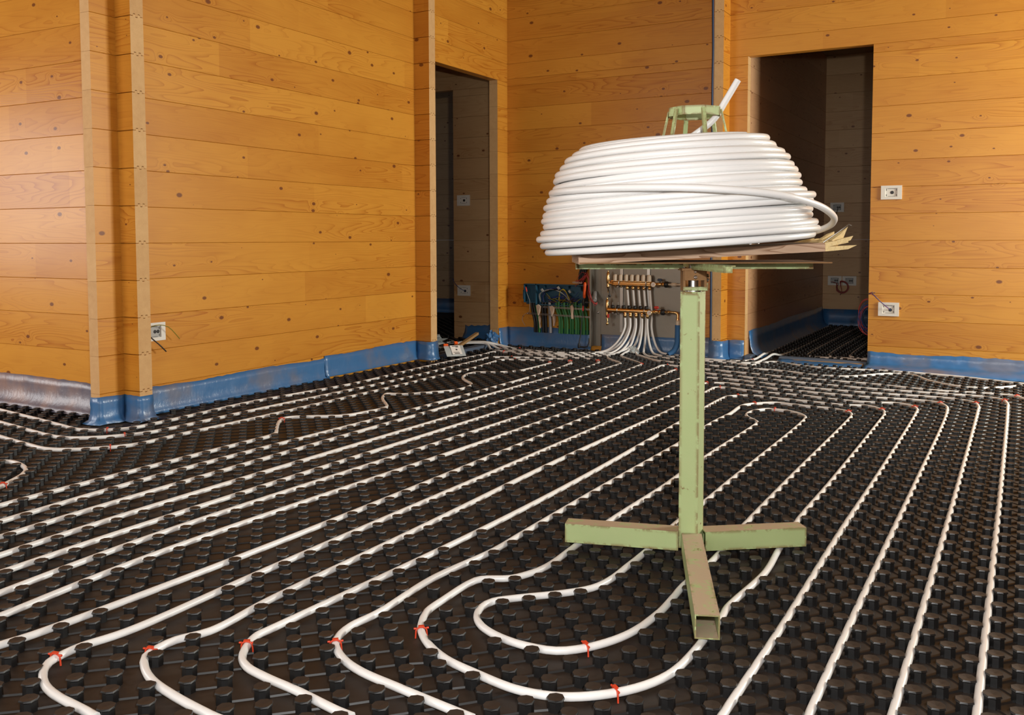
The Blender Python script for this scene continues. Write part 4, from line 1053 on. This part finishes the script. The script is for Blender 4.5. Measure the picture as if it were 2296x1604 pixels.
for x, z in ((-3.180, .441), (-3.045, .461), (-2.952, .436)):
    MB().obox((x, 6.240, z), (.8, 0, .6), (0, 1, 0), (-.6, 0, .8), .007, .006, .011).build('tape', 'plastic_grey', wires)
for q in range(4): cable('cable', [(-2.870 + .012 * q, 6.285, .44), (-2.888 + .012 * q, 6.272, .50), (-2.890 + .014 * q, 6.272, .55), (-2.866 + .015 * q, 6.28, .66), (-2.85 + .015 * q, 6.285, .75)], .0075, 'plastic_black', label='black cable rising above the right end of the blue box, ' + ('leftmost', 'second from left', 'third from left', 'rightmost')[q], cat='cable', group='black cables above the blue box')
redw = thing('wire_loop', 'hanging loops of thin red wire beside the blue box', 'wires')
for q in range(9):
    a = R_.normal(size=10) * .008
    cable('wire', [(-2.905 + a[0], 6.245, .500 + a[1]), (-2.845 + a[2], 6.23, .535 + a[3] * 2), (-2.806 + a[4], 6.225, .565 + a[5] * 2), (-2.790 + a[6] * .5, 6.222, .48), (-2.778 + a[7], 6.205, .42 + a[8]), (-2.752 + a[9], 6.20, .372), (-2.728 + a[0], 6.20, .352 + a[1] * .5), (-2.718 + a[2] * .5, 6.205, .366)], .0018, 'wire_red', redw, nn=5)
MB().cyl((-2.757, 6.26, .435), (-2.727, 6.19, .382), .013, n=12).build('sleeve', 'conduit_grey', redw)
tool = thing('hook_tool', 'orange handled tool with a long dark rod standing against the back wall', 'tool')
MB().lathe((-2.826, 6.222, .392), (.06, 0, 1), [(.006, 0), (.011, .006), (.0125, .03), (.0115, .08), (.013, .100), (.010, .116), (.004, .118)], 12).build('handle', 'orange', tool)
MB().lathe((-2.834, 6.222, .338), (.10, 0, 1), [(.010, 0), (.013, .008), (.011, .04), (.008, .054)], 10).obox((-2.802, 6.224, .362), (1, 0, 0), (0, 1, 0), (0, 0, 1), .030, .005, .006).build('grip', 'plastic_black', tool)
MB().cyl((-2.835, 6.222, .338), (-2.838, 6.222, .300), .006, n=8).build('ferrule', 'plastic_red', tool)
MB().tube([(-2.838, 6.222, .300), (-2.852, 6.215, .12), (-2.860, 6.205, .062)], .0042, 8).lathe((-2.860, 6.205, .060), (0, 0, -1), [(.009, 0), (.011, .02), (.009, .034)], 8).tube([(-2.858, 6.205, .036), (-2.82, 6.205, .034), (-2.795, 6.21, .040), (-2.786, 6.215, .07), (-2.785, 6.218, .10)], .005, 8).build('rod', 'plastic_black', tool)
cable('hanging_wire', [(-3.320, 6.242, .455), (-3.308, 6.238, .41), (-3.285, 6.236, .36), (-3.284, 6.238, .32), (-3.296, 6.245, .27), (-3.34, 6.26, .255), (-3.372, 6.275, .21), (-3.35, 6.285, .165)], .0014, 'plastic_grey', label='thin grey wire hanging from the left end of the blue box', cat='wire')
MB().lathe((-3.322, 6.243, .462), (.25, 0, -1), [(.004, 0), (.006, .008), (.006, .03), (.003, .038)], 8).build('wire_connector', 'plastic_red', label='small red wire connector at the left end of the blue box', cat='connector')
# vertical cable on the corner stub
cable('riser_cable', [(-1.864, 6.141, 2.65), (-1.862, 6.141, 2.25), (-1.859, 6.141, 2.08), (-1.861, 6.141, 1.9), (-1.858, 6.141, 1.2), (-1.857, 6.141, .6), (-1.855, 6.141, .13)], .0072, 'blue_dark', label='dark blue cable running down the corner stub behind the pipe coil', cat='cable', step=.06, nn=8)

# ---------------------------------------------------------------- socket plates
def socket(name, c, ax, nrm, label, kind=0, group='white socket plates', w=.061, hh=.043):
    ax, nrm = np.array(ax, float), np.array(nrm, float); c = np.array(c, float)
    t = thing(name, label, 'socket', group)
    fr = MB()
    iw, ih = .036, .027
    for a, b, p, q in ((0, (hh + ih) / 2, w, (hh - ih) / 2), (0, -(hh + ih) / 2, w, (hh - ih) / 2), ((w + iw) / 2, 0, (w - iw) / 2, ih), (-(w + iw) / 2, 0, (w - iw) / 2, ih)):
        fr.obox(c + ax * a + EZ * b + nrm * .0045, ax, nrm, EZ, p, .0045, q)
    fr.build('frame', 'plastic_white', t)
    MB().obox(c + nrm * .0014, ax, nrm, EZ, iw, .0014, ih).build('insert', 'plastic_white' if kind != 2 else 'plastic_grey', t)
    ho = MB()
    if kind in (0, 1):
        o = .004 if kind == 0 else .010
        ho.lathe(c + ax * o + EZ * (-.004 if kind else 0) + nrm * .0028, nrm, [(.0105, 0), (.0105, .0012), (.009, .0016)], 14)
    else:
        for o in (.004, .022): ho.lathe(c + ax * o + nrm * .0028, nrm, [(.0085, 0), (.0085, .0012), (.007, .0016)], 12)
    ho.build('box_hole', 'plastic_black', t)
    sl = MB()
    for sx in (-1, 1):
        for sz in (-1, 1): sl.obox(c + ax * sx * .029 + EZ * sz * .017 + nrm * .0030, ax, nrm, EZ, .0016, .0005, .0055)
    for sz in (-1, 1): sl.obox(c + EZ * sz * .024 + nrm * .0030, ax, nrm, EZ, .020, .0005, .0008)
    sl.build('slots', 'plastic_black', t, kind='stuff')
    return t
BX_, BN_ = (1, 0, 0), (0, -1, 0)
socket('socket_plate', (-.755, 6.30, 1.112), BX_, BN_, 'white switch plate high on the right wall beside the doorway')
sk = socket('socket_plate', (-.757, 6.30, .378), BX_, BN_, 'white socket plate low on the right wall with a red and blue wire', 1)
cable('wire', [(-.747, 6.298, .374), (-.765, 6.275, .392), (-.800, 6.26, .425), (-.845, 6.262, .468), (-.862, 6.270, .478), (-.872, 6.29, .474)], .0022, 'wire_red', sk, nn=5)
cable('wire', [(-.745, 6.298, .372), (-.768, 6.271, .398), (-.806, 6.256, .432), (-.850, 6.26, .475), (-.875, 6.285, .470), (-.835, 6.262, .482)], .0020, 'wire_blue', sk, nn=5)
socket('socket_plate', (-4.060, 6.55, 1.142), BX_, BN_, 'white switch plate on the inner wall of the left doorway, upper one', 0)
sk = socket('socket_plate', (-4.060, 6.55, .402), BX_, BN_, 'white socket plate on the inner wall of the left doorway, lower one with wire', 1)
cable('wire', [(-4.048, 6.545, .398), (-4.075, 6.52, .415), (-4.12, 6.51, .455), (-4.155, 6.52, .50), (-4.16, 6.545, .49)], .0022, 'wire_blue', sk, nn=5)
sk = socket('socket_plate', (-1.55, 9.05, 1.110), BX_, BN_, 'white double socket plate on the end wall inside the right doorway, upper one', 2)
cable('wire', [(-1.542, 9.045, 1.105), (-1.552, 9.02, 1.05), (-1.565, 9.02, .98)], .003, 'plastic_black', sk, nn=5)
sk = socket('socket_plate', (-1.560, 9.05, .432), BX_, BN_, 'white socket plate low on the end wall inside the right doorway, left one', 2)
sk2 = socket('socket_plate', (-1.430, 9.05, .432), BX_, BN_, 'white socket plate low on the end wall inside the right doorway, right one', 2)
for q in range(4):
    a0 = q * .4
    cable('wire', [(-1.59, 9.03, .42), (-1.54, 9.02, .41)] + [(-1.485 + (.045 + .004 * q) * math.cos(t), 9.01 - .004 * q, .375 + (.045 + .004 * q) * math.sin(t)) for t in np.linspace(2.4 + a0, 8.2, 12)] + [(-1.49, 9.01, .33), (-1.505, 9.01, .30)], .0028, 'wire_red' if q % 2 else 'wire_brown', sk, nn=5)
sk = socket('socket_plate', (-3.60, 3.028, .394), (0, 1, 0), (1, 0, 0), 'white socket plate on the left wall half hidden by the wooden pillar', 2)
cable('wire', [(-3.597, 3.000, .405), (-3.575, 2.995, .422), (-3.56, 3.03, .428), (-3.555, 3.075, .415), (-3.555, 3.11, .385), (-3.56, 3.145, .352)], .0020, 'wire_olive', sk, nn=5)
cable('wire', [(-3.597, 3.000, .385), (-3.575, 2.985, .375), (-3.555, 3.015, .340), (-3.55, 3.055, .300)], .0030, 'plastic_black', sk, nn=5)
# bundle of wires hanging inside the right door jamb
bun = thing('wire_bundle', 'looped bundle of red and blue wires at the right edge of the right doorway', 'wires')
R_ = np.random.default_rng(9)
for q in range(16):
    rr = .075 + .03 * R_.random(); cx_ = -.885 + .012 * R_.normal(); cz_ = .315 + .012 * R_.normal(); yy = 6.385 + .008 * R_.random() + .03 * R_.random()
    MB().tube([(cx_ + rr * .62 * math.cos(t), yy + .02 * math.sin(t * 1.3 + q), cz_ + rr * math.sin(t)) for t in np.linspace(0, 6.283, 26)[:-1]], .0019, 5, closed=True).build('wire', ('wire_red', 'wire_blue', 'blue_dark')[q % 3], bun)
cable('wire', [(-.885, 6.38, .40), (-.882, 6.34, .45), (-.872, 6.29, .476), (-.85, 6.275, .485)], .0022, 'wire_blue', bun, nn=5)

# ---------------------------------------------------------------- loose things at the left doorway
stick = MB()
p0, p1 = np.array((-3.47, 5.46, .062)), np.array((-3.565, 5.93, .125))
d = (p1 - p0) / np.linalg.norm(p1 - p0); s = np.cross(d, EZ); s /= np.linalg.norm(s); u = np.cross(s, d)
stick.obox((p0 + p1) / 2, d, s, u, np.linalg.norm(p1 - p0) / 2, .012, .009)
stick.build('wooden_stick', 'stick_wood', label='plain wooden stick leaning across the sill of the left doorway', cat='stick')
bag = thing('clip_bag', 'clear plastic bag with a white label card lying at the left doorway', 'bag')
B0 = np.array((-3.425, 5.300, .030)); bx = np.array((.062, .115, -.004)); bx /= np.linalg.norm(bx); bn = np.array((-.55, .30, 0)); bn /= np.linalg.norm(bn)
bu = (EZ * .80 + bn * .60) * .85
def pouch(mb, u0, u1, v0, v1, th, off, mi=0):
    nu, nv = 8, 6; V = []
    for sgn in (1, -1):
        for a in range(nu + 1):
            for b in range(nv + 1):
                q = math.sin(math.pi * a / nu) * math.sin(math.pi * b / nv)
                V.append(B0 + bx * (u0 + (u1 - u0) * a / nu) + bu * (v0 + (v1 - v0) * b / nv) + np.cross(bx, bu) * (sgn * th * q + off))
    o = (nu + 1) * (nv + 1)
    fc = [(a * (nv + 1) + b, (a + 1) * (nv + 1) + b, (a + 1) * (nv + 1) + b + 1, a * (nv + 1) + b + 1) for a in range(nu) for b in range(nv)]
    mb.add(V, fc + [tuple(o + i for i in f[::-1]) for f in fc], mi, True)
    return mb
pouch(MB(), 0, .150, 0, .100, .012, 0).build('pouch', 'bag_clear', bag)
w = np.cross(bx, bu); lab = MB()
lab.obox(B0 + bx * .080 + bu * .052 + w * .0135, bx, bu, w, .038, .042, .0006)
lc = lab.build('label_card', 'label_white', bag)
ik = MB()
for a, b, hw, hv in ((.080, .086, .024, .0030), (.092, .078, .010, .0030), (.083, .054, .007, .006), (.075, .030, .022, .0018), (.080, .019, .020, .0034)): ik.obox(B0 + bx * a + bu * b + w * .0145, bx, bu, w, hw, hv, .0004)
ik.build('print', 'ink', lc)
MB().obox(B0 + bx * .016 + bu * .104 + w * .006, bx, bu, w, .016, .008, .007).obox(B0 + bx * .100 + bu * .120 + w * .006, bx, bu, w, .012, .011, .008).build('orange_clip', 'orange', bag)
MB().tube([B0 + bx * .028 + bu * .108 + w * .004, B0 + bx * .055 + bu * .120 + w * .004, B0 + bx * .092 + bu * .122 + w * .004], .006, 7).build('black_strap', 'plastic_black', bag)
